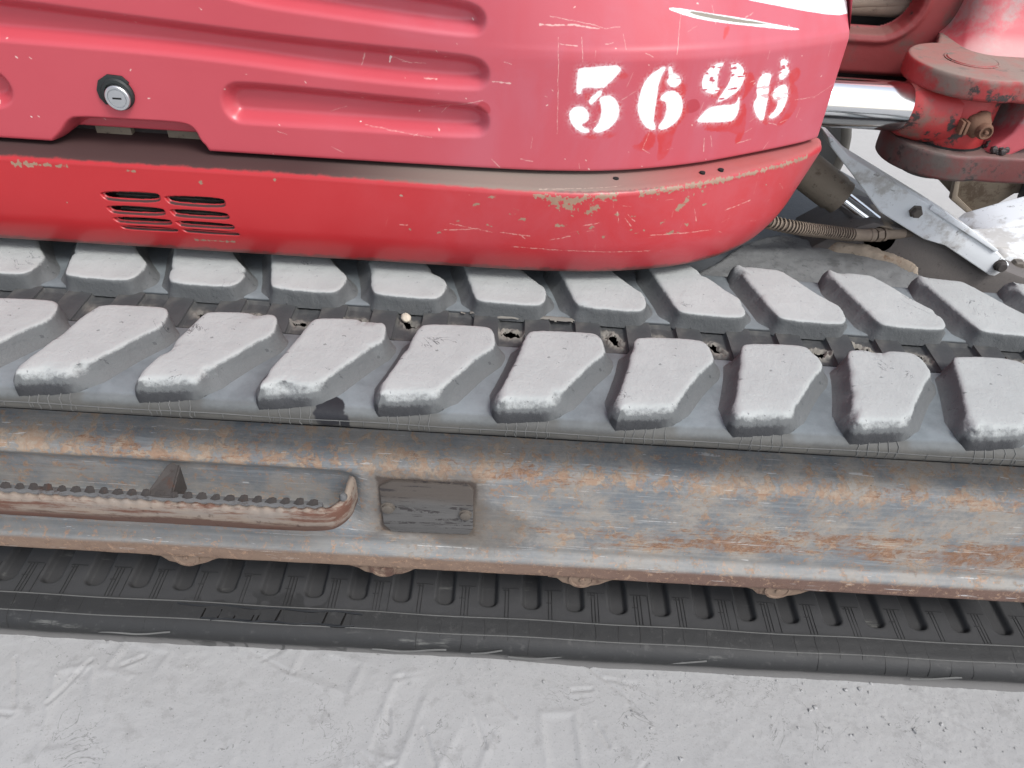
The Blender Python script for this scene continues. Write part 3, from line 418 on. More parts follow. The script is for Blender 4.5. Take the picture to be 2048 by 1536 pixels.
# ---- lugs
def lug_mesh(seed, mirror, worn):
    P = chaikin(T['lug'], 1); n = len(P); P = np.array(P); c = P.mean(0)
    # resample evenly
    Q = np.vstack([P, P[:1]]); t = np.r_[0, np.cumsum(np.linalg.norm(np.diff(Q, axis=0), axis=1))]; k = 104
    s = np.linspace(0, t[-1], k, endpoint=False); P = np.stack([np.interp(s, t, Q[:, i]) for i in (0, 1)], 1)
    area = .5*np.sum(P[:, 0]*np.roll(P[:, 1], -1)-np.roll(P[:, 0], -1)*P[:, 1])
    tg = np.roll(P, -2, 0)-np.roll(P, 2, 0); tg /= np.linalg.norm(tg, axis=1)[:, None]; N = np.stack([tg[:, 1], -tg[:, 0]], 1)*(1 if area > 0 else -1)
    for _ in range(6): N = (np.roll(N, 1, 0)+N*2+np.roll(N, -1, 0))/4
    for _ in range(0): P = (np.roll(P, 1, 0)+P*2+np.roll(P, -1, 0))/4
    ang = np.linspace(0, 2*math.pi, k, endpoint=False)
    nz = fbm(np.cos(ang)*2.4+seed*7, np.sin(ang)*2.4, seed, 4); nzf = fbm(np.cos(ang)*16+seed, np.sin(ang)*16, seed+50, 2)
    inner = sstep(.812, .832, P[:, 1]); outer = sstep(.725, .70, P[:, 1]); leftw = sstep(.0, -.6, N[:, 0])*(1-outer)
    def ring(off, z):
        q = P+N*off[:, None]; return np.column_stack([q, z])
    one = np.ones(k); rings = []
    rightw = sstep(.1, .6, N[:, 0])*(1-outer)
    prof_a = [(.0225, .5110), (.0150, .5162), (.0100, .5225), (.0066, .5300), (.0046, .5352), (.0026, .5387), (-.0002, .5399), (-.0045, .5400)]      # flanks
    prof_o = [(.0150, .5000), (.0148, .5090), (.0140, .5180), (.0125, .5262), (.0092, .5325), (.0052, .5372), (.0006, .5393), (-.0045, .5398)]      # worn outer end
    rr_ = np.random.RandomState(seed+40); chip = np.zeros(k); idx = np.arange(k)
    for _ in range(rr_.randint(2, 6)):
        d_ = np.abs((idx-rr_.randint(k)+k/2) % k-k/2); chip = np.maximum(chip, rr_.uniform(.001, .0045)*np.exp(-(d_/rr_.uniform(1.2, 3.0))**2))
    for q, ((oa, za), (oo, zo)) in enumerate(zip(prof_a, prof_o)):
        wob = (.0012*nzf+.0016*nz)*(1 if 1 < q < 6 else .3)
        o_ = oa*(1-outer)+oo*outer+(leftw*.005+rightw*.003)*(q < 3)*(1-q*.33)-inner*(.0175, .0105, .006, .003, .001, 0, 0, 0)[q]+wob*(.6+outer*.8)
        z_ = za*(1-outer)+zo*outer-worn*outer*(q in (4, 5))*.8 if q < 7 else one*.5399
        o_ = o_-chip*(2 < q < 7); z_ = z_-chip*.55*(3 < q < 7)
        rings.append(ring(o_, z_*one))
    m = bmesh.new(); R_ = []
    def yy(y): return 2*YC-y if mirror else y
    for r in rings: R_.append([m.verts.new((a, yy(b), z)) for a, b, z in r])
    for i in range(len(R_)-1):
        for j in range(k): m.faces.new((R_[i][j], R_[i][(j+1) % k], R_[i+1][(j+1) % k], R_[i+1][j]))
    last = np.array([[v.co.x, v.co.y] for v in R_[-1]]); cc = last.mean(0)
    for s__ in (.82, .60, .36, .15):
        q_ = cc+(last-cc)*s__; zz_ = .5399+.0006*fbm(q_[:, 0]*45+seed*3, q_[:, 1]*45, seed, 3); nr_ = [m.verts.new((a, b, z)) for (a, b), z in zip(q_, zz_)]
        for j in range(k): m.faces.new((R_[-1][j], R_[-1][(j+1) % k], nr_[(j+1) % k], nr_[j]))
        R_.append(nr_)
    m.faces.new(R_[-1])
    bmesh.ops.recalc_face_normals(m, faces=m.faces)
    me = bpy.data.meshes.new('lug'); m.to_mesh(me); m.free(); smooth(me, 60); me.materials.append(M['lug']); return me
nl = [lug_mesh(k, False, w) for k, w in enumerate((.0, .0025, .001, .0035, .0015, .003, .0005, .002, .0028, .001, .0035))]; fl = [lug_mesh(k+19, True, w) for k, w in enumerate((0, .001, .002, 0, .0015, .0005, .002))]
def put(name, me, loc, parent, rz=0, sc_=1):
    o = bpy.data.objects.new(name, me); sc.collection.objects.link(o); o.parent = parent; o.location = loc; o.rotation_euler.z = rz; return o
NX = -.5387+.0003; FX = -.6147+.0003
def curl(o, x):
    th = (x-x1)/.2452; o.matrix_local = Matrix.Translation((x1, 0, zc)) @ Matrix.Rotation(th, 4, 'Y') @ Matrix.Translation((0, 0, -zc))
for i in range(-6, 15):
    for ms, n_, bx_ in ((nl, 11, NX), (fl, 7, FX)):
        xx = bx_+i*.145
        if xx > .86: curl(put('lug', ms[(i*7+2) % n_], (0, 0, 0), TR), xx+.02)
for i in range(-6, 12):
    if -1.4 < NX+i*.145 <= .86: put('lug', nl[(i*7+2) % 11], (NX+i*.145, 0, random.uniform(-.0008, .0004)), TR)
    if -1.4 < FX+i*.145 <= .86: put('lug', fl[(i*5+1) % 7], (FX+i*.145, 0, random.uniform(-.0008, .0004)), TR)

# ---- centre strip: link pads and torn dirt-filled windows between them
def window_mesh(seed, tear):
    n = 34; wx, wy = PITCH-.034, .0735
    a = np.linspace(-wx/2, wx/2, n); b = np.linspace(-wy/2, wy/2, n+10); A, B = np.meshgrid(a, b, indexing='ij')
    r = np.random.RandomState(seed); e = np.minimum(wx/2-abs(A), wy/2-abs(B))
    z = .5075+.0008*fbm(A*120+seed, B*120, seed, 3)+.005*sstep(.0035, 0, e)
    cx, cy = r.uniform(-.003, .003), r.uniform(-.012, .006); th = r.uniform(-1.2, .2)
    u = (A-cx)*math.cos(th)+(B-cy)*math.sin(th); v = -(A-cx)*math.sin(th)+(B-cy)*math.cos(th)
    d = np.sqrt((u/1.75)**2+v**2)+.0045*fbm(A*190, B*190, seed+3, 3)
    R0 = .0032+.0042*tear; hole = d < R0
    lip = np.exp(-((d-R0-.002)/.003)**2); z += lip*(.0035*tear+.001)*(.6+fbm(A*150, B*150, seed+9, 2)); torn = np.exp(-(np.maximum(0, d-R0)/.006)**2)*(.3+.7*tear)
    z -= .004*sstep(R0+.003, R0, d)*(fbm(A*90, B*90, seed+5, 2) > 0)
    H = hole[:-1, :-1] & hole[1:, 1:]
    me = grid(np.stack([A, B, z], -1), keep=~H, name='torn_window'); at = me.attributes.new('torn', 'FLOAT', 'POINT'); at.data.foreach_set('value', torn.reshape(-1).astype(np.float32)); me.materials.append(M['link']); return me
PX = .0484
padb = box((-.0178, -.0372, .500), (.0178, .0372, .5155), .0022); pm = bpy.data.meshes.new('link_pad'); padb.to_mesh(pm); padb.free(); smooth(pm, 30); pm.materials.append(M['link'])
for i in range(-20, 13):
    put('link_pad', pm, (PX+i*PITCH, YC, random.uniform(-.0008, .0004)), TR)
    x = PX+(i+.5)*PITCH
    if -.95 < x < .8: put('link_window', window_mesh(100+i, min(1.25, max(.3, .65+.6*(x+.1)+random.uniform(-.25, .4)))), (x, YC, 0), TR)
# dried dirt flaps round a few of the windows
for (x, y, s) in [(-.135+.145, .893, 3), (-.03, .897, 5), (.075, .895, 8)]:
    n = 22; a = np.linspace(-.035, .035, n); b = np.linspace(-.007, .007, 10); A, B = np.meshgrid(a, b, indexing='ij')
    d = np.sqrt((A/.034)**2+(B/.0065)**2)+.5*fbm(A*90, B*90, s, 3)
    z = .5125+.006*np.exp(-d**2)+.001*fbm(A*150, B*150, s, 2); me = grid(np.stack([A, B+.012, z], -1), keep=(d < .95)[:-1, :-1])
    at = me.attributes.new('torn', 'FLOAT', 'POINT'); at.data.foreach_set('value', np.ones(A.size, np.float32)*.8); me.materials.append(M['link']); put('dirt_flap', me, (x, y, 0), TR)

# ---- lower run of the belt: bevelled edge and recessed sprocket slots
lp = [(.640, -.03), (.668, -.006), (.6725, .004), (.668, .014), (.667, .024), (.670, .032), (.676, .0385), (.684, .0432), (.698, .0458), (.711, .0480), (.7135, .0482)]
sp_, LPs = spline(lp, 26); vy = np.r_[LPs[:-1, 0], np.arange(.7135, .90, .0022)]; vz = np.r_[LPs[:-1, 1], np.full(len(np.arange(.7135, .90, .0022)), .0482)]
xs = np.arange(-1.5, .955, .0022); A, B = np.meshgrid(xs, vy, indexing='ij'); Zb = np.broadcast_to(vz, A.shape).copy(); Yb = B.copy()
sx0 = -.7945-8*PITCH; ph = (A-sx0+PITCH/2) % PITCH-PITCH/2; hw = .0142
dx = abs(ph)-hw; dyy = .7375-B; rr = .011; qx = np.maximum(dx+rr, 0); qy = np.maximum(dyy+rr, 0); sd_ = np.sqrt(qx*qx+qy*qy)+np.minimum(np.maximum(dx+rr, dyy+rr), 0)-rr
Zb -= .0115*sstep(.0032, -.0038, sd_)
Zb += .0008*fbm(A*7, B*7, 31, 3)+.0003*fbm(A*60, B*60, 32, 2); Yb += np.where(B < .70, .0035*fbm(A*5, B*0, 33, 4), 0)
obj('lower_run', grid(np.stack([A, Yb, Zb], -1)), M['lower'], TR)

# moulded lines: thin ribs round the belt edges
def ribs(lines, wdt, h, mat, name, kind=True):
    m = bmesh.new()
    for Pl in lines:
        Pl = np.array(Pl, float); tn = np.gradient(Pl, axis=0); tn /= np.linalg.norm(tn, axis=1)[:, None]
        prev = None
        for p, t in zip(Pl, tn):
            side = np.array([1., 0, 0]) if abs(t[0]) < .7 else np.array([0, .35, .94]); nrm = np.cross(side, t); nrm = nrm if nrm[2]-nrm[1] > 0 else -nrm
            q = [m.verts.new(p+side*wdt/2*a+nrm*b) for a, b in ((-1, -.0006), (-.5, h), (.5, h), (1, -.0006))]
            if prev:
                for j in range(3): m.faces.new((prev[j], prev[j+1], q[j+1], q[j]))
            prev = q
    bmesh.ops.recalc_face_normals(m, faces=m.faces); o = obj(name, m, mat, TR)
    if kind: o['kind'] = 'stuff'
    return sm(o, 50)
edge = [(YC-a, zc+b) for a, b in half[5:12]]
Ls = []
for i in range(-6, 12):
    bx = NX+i*.145
    if not -1.4 < bx < .92: continue
    for j in range(5):
        x = bx-.030+j*.0125+random.uniform(-.001, .001); e = edge[1:6] if (j+i) % 3 else edge[1:]
        Ls.append([(x+.0012*math.sin(q*2.1+i+j), y-.0002, z) for q, (y, z) in enumerate(e)])
    for j in range(4):
        x = bx+.02+j*.034+random.uniform(-.006, .006); Ls.append([(x, y-.0002, z) for y, z in edge[3:]])
Ls.append([(x, YC-.1913-.0003, zc+.2312+.0006*math.sin(x*31)) for x in np.linspace(-1.48, .95, 120)])
ribs(Ls, .0013, .0007, M['mould'], 'mould_lines')
Ld = []; Lr = []
bev = [(y, z) for y, z in zip(LPs[:, 0], LPs[:, 1]) if z > .016]
for x in np.arange(-1.45, .95, PITCH/2):
    xx = x+random.uniform(-.0012, .0012); k0 = 0 if random.random() < .6 else 5
    Ld.append([(xx+.0008*math.sin(q*.8+x*40), y, z+.0002) for q, (y, z) in enumerate(bev[k0:])])
for zz, yy_ in ((.0483, .7135), (.0434, .6845)):
    Lr.append([(x, yy_+.0008*math.sin(x*23), zz+.0004+.0004*math.sin(x*11)) for x in np.linspace(-1.48, .95, 160)])
for i in range(42):
    cx = sx0+(i+.5)*PITCH
    if cx > .95: break
    for dx_ in (-.011, -.0055, .0, .013)[:random.randint(2, 4)]: Ld.append([(cx+dx_+.003, y, .0488) for y in np.linspace(.716, .772, 6)])
    Ld.append([(cx+d, .7725, .0488) for d in np.linspace(-.014, .014, 5)])
    Ld.append([(cx-.012+d, .748+.02*(i % 2), .0488) for d in np.linspace(0, .009, 3)])
ribs(Ld, .0015, .0003, M['mould_dark'], 'moulded_grooves')
wl = []
for (xa_, xb2, lean) in [(-.456, -.430, .004), (-.405, -.376, .006), (-.368, -.338, .006), (-.262, -.232, .005)]:
    for x_ in (xa_, xb2): wl.append([(x_+lean*t, .6865+.022*t, .0446+.0030*t) for t in np.linspace(0, 1, 6)])
    wl.append([(x_, .6868, .0447) for x_ in np.linspace(xa_, xb2, 6)])
wl.append([(x_, .7085+.0015*math.sin(x_*70), .0479) for x_ in np.linspace(-.50, -.20, 50)]); wl.append([(x_, .6860+.0016*math.sin(x_*90+1), .0446) for x_ in np.linspace(-.44, -.21, 40)])
ribs(wl, .0048, .0003, M['wet'], 'wet_moulding'); ribs(Lr, .0016, .0005, M['mould'], 'edge_crease')
# scuff flaps hanging off the worn lower edge
fl_ = []
for (a, b, z0) in [(-.18, -.06, .012), (.04, .13, .010), (-.02, .03, .018), (.30, .36, .020), (-.62, -.50, .02), (.70, .78, .012)]:
    fl_.append([(x, .6675-.002*math.sin((x-a)/(b-a)*3.1), z0+.010*(x-a)/(b-a)+.002*math.sin(x*60)) for x in np.linspace(a, b, 14)])
ribs(fl_, .003, .0008, M['mould'], 'scuffed_edge')

# ---------------------------------------------------------------- track frame
fp = [(.80, .150), (.742, .150), (.7265, .152), (.7242, .1545), (.7240, .176), (.7241, .1850), (.7246, .1872), (.7264, .1884), (.7320, .1915), (.7365, .1945), (.7382, .1968), (.7388, .2010), (.7390, .222), (.7390, .28), (.7390, .335), (.7400, .348), (.7440, .358), (.7520, .3655), (.770, .3740), (.800, .3855), (.86, .41), (.93, .42)]
ss_, F = spline(fp, 120); xs = np.arange(-1.5, .90, .004); A, Bk = np.meshgrid(xs, np.arange(len(F)), indexing='ij')
Yf = F[Bk, 0].copy(); Zf = F[Bk, 1].copy(); flat = sstep(.20, .23, Zf)
dn = .0012*fbm(A*5, Zf*14, 61, 4)*flat+.0006*fbm(A*45, Zf*45, 62, 3); Yf += dn
Zf += np.where(Zf < .19, .0012*fbm(A*9, A*0, 66, 4), 0)
rec = .020*sstep(-.175, -.225, A)*sstep(.356, .325, Zf)*sstep(.215, .26, Zf); Yf += rec; Zf += .006*rec/.03*0
TF = obj('track_frame', grid(np.stack([A, Yf, Zf], -1)), M['steel'], EX)
# end bosses closing the frame
sm(obj('frame_core', box((-1.5, .80, .16), (.70, .99, .37), .01), M['shade_steel'], TF))

sm(obj('frame_end', box((.880, .742, .16), (.901, .772, .37), .006), M['shade_steel'], TF)); sm(obj('idler_yoke', box((.69, .748, .20), (.97, .772, .33), .01), M['shade_steel'], TF))
sm(obj('idler_wheel', lathe([(.04, .775), (.06, .79), (.17, .80), (.195, .81), (.20, .83), (.216, .842), (.216, .906), (.20, .918), (.195, .94), (.17, .95), (.06, .96), (.04, .975)], (.95, 0, zc), 'y', 48), M['gusset'], EX), 40)
# cover plate with two bolts
pl = np.array(T['plate']); o = obj('cover_plate', prism([tuple(p) for p in pl], .7345, .742, 'y', .0016), M['plate'], EX); CP = sm(o)
for (x, z), r in zip(T['bolts'], (.0085, .0078)):
    sm(obj('bolt', lathe([(r*1.25, .7350), (r*1.25, .7335), (r, .7330), (r, .7292), (r*.8, .7284), (.0006, .7284)], (x, 0, z), 'y', 18), M['bolt'], CP))
# small nuts and old weld blobs on the frame face
for (x, z, r, mt) in [(.003, .430, .006, 'gusset')]: pass

# step bar with a toothed upper edge
z_lo, z_hi, yb = .279, .3195, .686
curve = [(-1.45, yb), (-.6, yb), (-.30, yb), (-.245, yb), (-.222, yb+.0035), (-.207, yb+.014), (-.199, yb+.029), (-.197, yb+.045), (-.196, .741)]
s_, Q = spline(curve, 420); tg = np.gradient(Q, axis=0); tg /= np.linalg.norm(tg, axis=1)[:, None]; Nn = np.stack([-tg[:, 1], tg[:, 0]], 1)
lift = np.interp(Q[:, 0], [-.30, -.22, -.2], [0, .004, .008])
def bar(sgn, zrow): return np.column_stack([Q+Nn*sgn, zrow])
tooth = np.where(Q[:, 1] < yb+.004, 1, .0)
tz = z_hi+lift+.0022*tooth*np.where(((s_/.0192) % 1) < .55, np.sin(((s_/.0192) % 1)/.55*math.pi), -.35)+np.where(tooth > 0, 0, .012*sstep(yb, yb+.05, Q[:, 1]))
low = z_lo+lift*1.1
rows = [bar(.000, low+.001), bar(-.0005, low+.004), bar(-.001, (low*.6+tz*.4)), bar(-.0006, tz-.010), bar(.0012, tz-.003), bar(.004, tz), bar(.0085, tz-.0008), bar(.010, tz-.006), bar(.010, low+.002), bar(.008, low), bar(.001, low), bar(.000, low+.001)]
Vb = np.stack(rows, 1); Vb[..., 1] += .0008*fbm(Vb[..., 0]*30, Vb[..., 2]*60, 12, 3)
ST = obj('step', grid(Vb), M['step'], EX)
# toothed tread strip behind the bar's upper edge
xt = np.arange(-1.42, -.232, .0192); bmt = bmesh.new()
for i, x in enumerate(xt):
    q = bmesh.ops.create_cone(bmt, segments=4, radius1=.0080, radius2=.0040, depth=.017, cap_ends=True)['verts']
    for v in q: v.co = Vector((v.co.x*(1.15+.12*math.sin(i*2.3))+x+.007*(v.co.z/.017), yb+.0145+v.co.y*.38, z_hi+.0040+v.co.z*(1+.15*math.sin(i*1.7))))
o = obj('tread_teeth', bmt, M['gusset'], ST); o['kind'] = 'stuff'
sm(obj('tread_strip', box((-1.45, yb+.008, z_hi-.009), (-.236, yb+.021, z_hi+.0015), .001), M['teeth'], ST))
for gx_ in (-.452, -.735, -1.02):
    m = bmesh.new(); A_ = [(gx_-.030, yb+.012, z_hi+.002), (gx_-.006, .742, .346), (gx_-.006, .742, .296), (gx_-.030, yb+.012, .290)]
    v0 = [m.verts.new(p) for p in A_]; v1 = [m.verts.new((p[0]+(.040 if p[1] < .72 else .016), p[1], p[2]+(.004 if p[1] < .72 else -.003))) for p in A_]; m.faces.new(v0); m.faces.new(v1[::-1])
    for i in range(4): m.faces.new((v0[i], v1[i], v1[(i+1) % 4], v0[(i+1) % 4]))
    bmesh.ops.recalc_face_normals(m, faces=m.faces); bmesh.ops.bevel(m, geom=list(m.edges), offset=.002, segments=2, affect='EDGES'); obj('gusset', m, M['gusset'], ST)
sm(obj('weld_blob', lathe([(.0005, -.006), (.005, -.004), (.006, 0), (.004, .005), (.0005, .006)], (-.2065, yb+.020, z_hi+.016), 'z', 12), M['teeth'], ST))

# rollers peeping out under the frame
for (x, y, z) in T['rollers']:
    m = bmesh.new(); x += .0
    ro = lathe([(.026, .760), (.030, .765), (.030, .80), (.024, .81), (.024, .90), (.030, .91), (.030, .96), (.026, .965)], (x, 0, .125), 'y', 36); RO = sm(obj('track_roller', ro, M['roller'], EX))
    pts = [(-.058, .1585), (.062, .1585), (.060, .150), (.047, .1475), (.040, .141), (.029, .1345), (.014, .129), (-.012, .129), (-.028, .1345), (-.040, .1445), (-.054, .1478)]
    sm(obj('roller_bracket', prism([(x+a+.0015*math.sin(a*300), b+.0012*math.sin(a*170+x*9)) for a, b in pts], .7285, .748, 'y', .002), M['roller'], RO))
    sm(obj('roller_cap', lathe([(.021, .7286), (.0205, .7262), (.0165, .7258), (.0160, .7270), (.004, .7270), (.0036, .7246), (.0005, .7243)], (x, 0, .1475), 'y', 28), M['roller'], RO))
# ---------------------------------------------------------------- red bodywork
def raster(S, H_, z0, res):
    W_ = int(S/res); Hh = int(H_/res); return np.meshgrid((np.arange(W_)+.5)*res, z0+(np.arange(Hh)+.5)*res, indexing='xy')
def make_image(name, R_, G_, B_):
    h, w_ = R_.shape; im = bpy.data.images.new(name, w_, h, float_buffer=False); im.colorspace_settings.name = 'Non-Color'
    px = np.ones((h, w_, 4), np.float32); px[..., 0] = R_; px[..., 1] = G_; px[..., 2] = B_; im.pixels.foreach_set(np.clip(px, 0, 1).ravel()); im.update(); return im
def bb(P, X, Y, pad=.012):
    P = np.array(P); x = X[0]; y = Y[:, 0]
    i0, i1 = np.searchsorted(x, [P[:, 0].min()-pad, P[:, 0].max()+pad]); j0, j1 = np.searchsorted(y, [P[:, 1].min()-pad, P[:, 1].max()+pad]); return slice(j0, j1), slice(i0, i1)
def fill(A_, P, X, Y, soft=.0006, rough=.0008, noise=None, val=1, sm_=1, pad=.012):
    b = bb(P, X, Y, pad); d = sdf(chaikin(P, sm_) if sm_ else P, X[b], Y[b])+rough*fbm(X[b]*420, Y[b]*420, 3, 3)
    v = sstep(soft, -soft, d)*val
    if noise is not None: v = v*noise[b]
    A_[b] = np.maximum(A_[b], v)
def stroke(A_, P, X, Y, wdt, val=1, rough=.5, seed=0):
    b = bb(P, X, Y)
    for a, c in zip(P[:-1], P[1:]):
        d = segd(a, c, X[b]+.0009*fbm(X[b]*160, Y[b]*160, seed, 3), Y[b]+.0009*fbm(X[b]*160, Y[b]*160, seed+7, 3))
        t = wdt*(1+rough*fbm(X[b]*300, Y[b]*300, seed+3, 3)*2)
        A_[b] = np.maximum(A_[b], val*sstep(t+.0004, t-.0004, d))

# ---- side panel
S_tot, Q = spline(T['panel_curve'], 3000); S_P = S_tot[-1]; Z0P, HP = .700, .250
tg = np.gradient(Q, axis=0); tg /= np.linalg.norm(tg, axis=1)[:, None]; NN = np.stack([tg[:, 1], -tg[:, 0]], 1)
XI, YI = raster(S_P, HP, Z0P, .0007)
wh = np.zeros(XI.shape); gh = np.zeros(XI.shape); scm = np.zeros(XI.shape)
worn = sstep(-.62, -.40, fbm(XI*60, YI*260, 14, 4)+.25*fbm(XI*9, YI*9, 15, 2)); worn2 = sstep(-.36, -.12, fbm(XI*90, YI*330, 19, 4))
for k, p in T['numerals'].items():
    fill(wh, p, XI, YI, .0011, .0008, worn2 if k in ('2a', '2b', '8b') else (worn*.6+.4 if k in ('8a', '8c', '6b') else None))
    b = bb(p, XI, YI, .02); d = sdf(np.array(p), XI[b], YI[b]); spray = .42*np.exp(-np.maximum(d, 0)/.0022)*(fbm(XI[b]*500, YI[b]*500, 33, 3) > -.05); wh[b] = np.maximum(wh[b], np.where(d > 0, spray, 0))
for k, p in T['ghost'].items(): fill(gh, p, XI, YI, .0016, .0012, .55+.45*sstep(-.3, .2, fbm(XI*70, YI*70, 23, 3)))
for k, p in T['numerals'].items(): fill(gh, [(a+.0115, b-.0085) for a, b in p], XI, YI, .0014, .001, .7*sstep(-.25, .25, fbm(XI*55, YI*55, 26, 3)))
fill(wh, T['white_top'], XI, YI, .0006, .0003, sm_=0, pad=.03)
fill(wh, T['eye'], XI, YI, .0005, .0004)
eye_dark = np.zeros(XI.shape); fill(eye_dark, T['eye_in'], XI, YI, .0005, .0004)
for i, p in enumerate(T['scratch']): stroke(scm, p, XI, YI, .00022 if i not in (11, 12) else .0007, .7, .7, i)
rg = np.random.RandomState(8)
for k in range(45):
    s0, z0 = rg.uniform(.85, S_P-.03), rg.uniform(.705, .90); a = rg.normal(0, .35) if rg.rand() < .75 else rg.uniform(1.2, 1.9); L = rg.uniform(.003, .03)*(3 if rg.rand() < .12 else 1)
    stroke(scm, [(s0, z0), (s0+L*math.cos(a), z0+L*math.sin(a))], XI, YI, rg.uniform(.00012, .0004), rg.uniform(.3, .8), .8, 50+k)
for k in range(60):
    s0, z0 = rg.uniform(.4, S_P-.02), rg.uniform(.703, .93); L = rg.uniform(.0006, .002); stroke(scm, [(s0, z0), (s0+L, z0-L*rg.uniform(-1, 1.5))], XI, YI, .0005, .9, .8, 150+k)
img = make_image('panel_paint', wh, gh, scm); img2 = make_image('decal_core', eye_dark, eye_dark, eye_dark)
M['panel'] = m_panel(img)
kk = M['panel'].node_tree; ti = kk.nodes.new('ShaderNodeTexImage'); ti.image = img2; ti.extension = 'EXTEND'; tc = kk.nodes.new('ShaderNodeTexCoord'); kk.links.new(tc.outputs['UV'], ti.inputs[0])
bs = kk.nodes['Principled BSDF']; src = bs.inputs['Base Color'].links[0].from_socket; mx = kk.nodes.new('ShaderNodeMix'); mx.data_type = 'RGBA'; kk.links.new(ti.outputs[0], mx.inputs[0]); kk.links.new(src, mx.inputs[6]); mx.inputs[7].default_value = (.22, .19, .15, 1); kk.links.new(mx.outputs[2], bs.inputs['Base Color'])

s_ax = np.r_[np.arange(0, .32, .01), np.arange(.32, S_P-.004, .002), S_P-.003, S_P-.0015, S_P]
lip = [(.030, .716), (.020, .709), (.012, .704), (.007, .7012), (.0035, .7002), (.0012, .7010), (.0002, .7028)]
zf = np.r_[np.arange(.705, .935, .0019), np.arange(.94, 1.24, .03)]
off_v = np.r_[[a for a, b in lip], np.zeros(len(zf))]; z_v = np.r_[[b for a, b in lip], zf]
SS, ZZ = np.meshgrid(s_ax, z_v, indexing='ij'); IN = np.broadcast_to(off_v, SS.shape).copy()
def surf(S_, Z_, I_):
    bx = np.stack([np.interp(S_, S_tot, Q[:, i]) for i in (0, 1)], -1); nn = np.stack([np.interp(S_, S_tot, NN[:, i]) for i in (0, 1)], -1); p = bx-nn*I_[..., None]; return np.stack([p[..., 0], p[..., 1], Z_], -1)
for k, p in T['ribs'].items():
    d = sdf(chaikin(p, 3), SS, ZZ); IN += .0185*sstep(.0055, -.0125, d)*(ZZ < .93)
npoly = [tuple(q) for q in T['notch']]; lo = [(npoly[-1][0]+.004, .66), (npoly[0][0]-.004, .66)]
dn = sdf(chaikin(npoly+lo, 2), SS, ZZ); IN += .034*sstep(.006, -.008, dn); ZZ = ZZ+.011*sstep(.0, -.012, dn)*np.clip(1-(ZZ-.70)/.022, 0, 1)
IN += sstep(.98, 1.35, SS)*(np.maximum(0, ZZ-.858)*.5+.004*sstep(.845, .865, ZZ))
IN += .0007*fbm(SS*5, ZZ*7, 91, 2)
# rounded front edge of the panel
IN += np.where(SS > S_P-.006, .006*(1-np.sqrt(np.clip(1-((SS-(S_P-.006))/.006)**2, 0, 1))), 0)
uv = np.stack([SS/S_P, (ZZ-Z0P)/HP], -1)
SP = obj('side_panel', grid(surf(SS, ZZ, IN), uv=uv), M['panel'], EX)
# return of the panel along its front edge and inner body
e = Q[-1]; nrm = NN[-1]; b0 = e-nrm*.006
obj('panel_return', grid(np.array([[(b0[0]+.0005-.020*max(0, z-.858)/.04*.5, b0[1]+y-.0006, z) for z in (.70, .78, .858, .93, 1.2)] for y in (0, .02, .06, .35)])), M['panel'], SP)

# ---- lock
lk = T['lock']; lx = float(np.interp(lk[0][0], S_tot, Q[:, 0])); lz = lk[0][1]; ly = .985
LK = sm(obj('door_lock', lathe([(.0205, ly+.001), (.0205, ly-.004), (.0185, ly-.0062), (.0150, ly-.0066), (.0148, ly-.004)], (lx, 0, lz+.002), 'y', 40), M['ring'], SP))
sm(obj('rubber_flap', prism([(lx-.026+.0, lz+.006), (lx-.021, lz+.018), (lx-.008, lz+.026), (lx+.010, lz+.025), (lx+.018, lz+.017), (lx+.012, lz+.013), (lx-.010, lz+.010), (lx-.015, lz-.012), (lx-.019, lz-.013), (lx-.025, lz-.004)], ly-.0035, ly+.002, 'y', .0012), M['ring'], SP))
cy = sm(obj('lock_cylinder', lathe([(.0158, ly-.004), (.0158, ly-.0095), (.0148, ly-.0105), (.0122, ly-.0105), (.0118, ly-.0092), (.0112, ly-.0092), (.0108, ly-.0104), (.0005, ly-.0106)], (lx+.0015, 0, lz-.001), 'y', 40), M['silver'], SP))
sm(obj('keyhole', box((lx-.0042, ly-.0112, lz-.0019), (lx+.0072, ly-.0100, lz+.0003), .0004), M['black'], SP))

# ---- skirt below the panel
bot = [(-1.1, .9465), (-.6, .9465), (-.1, .9465), (0, .9470), (.063, .9492), (.136, .9563), (.21, .9718), (.2725, .9935), (.331, 1.0265), (.378, 1.0656), (.410, 1.102), (.428, 1.140), (.437, 1.19)]
top = [(-1.1, .955), (-.6, .955), (-.28, .955), (-.08, .9505), (-.01, .9485), (.052, .9503), (.12, .9585), (.19, .979), (.265, 1.0125), (.346, 1.060), (.4345, 1.122), (.483, 1.172), (.492, 1.20)]
NS = 900; _, QB = spline(bot, NS); _, QT = spline(top, NS)
xb = np.interp(np.linspace(0, 1, NS), np.linspace(0, 1, NS), QB[:, 0])
def nrm_of(q): t = np.gradient(q, axis=0); t /= np.linalg.norm(t, axis=1)[:, None]; return np.stack([t[:, 1], -t[:, 0]], 1)
NB, NTp = nrm_of(QB), nrm_of(QT)
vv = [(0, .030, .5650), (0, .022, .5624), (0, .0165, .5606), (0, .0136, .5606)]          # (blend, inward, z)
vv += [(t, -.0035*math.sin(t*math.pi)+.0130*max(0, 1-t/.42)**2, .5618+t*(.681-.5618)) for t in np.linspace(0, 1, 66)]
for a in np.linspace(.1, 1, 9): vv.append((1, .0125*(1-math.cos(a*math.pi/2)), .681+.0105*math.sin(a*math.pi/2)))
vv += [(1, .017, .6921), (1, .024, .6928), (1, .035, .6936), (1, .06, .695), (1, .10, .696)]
tv = np.array([a for a, b, c in vv]); iv = np.array([b for a, b, c in vv]); zv = np.array([c for a, b, c in vv])
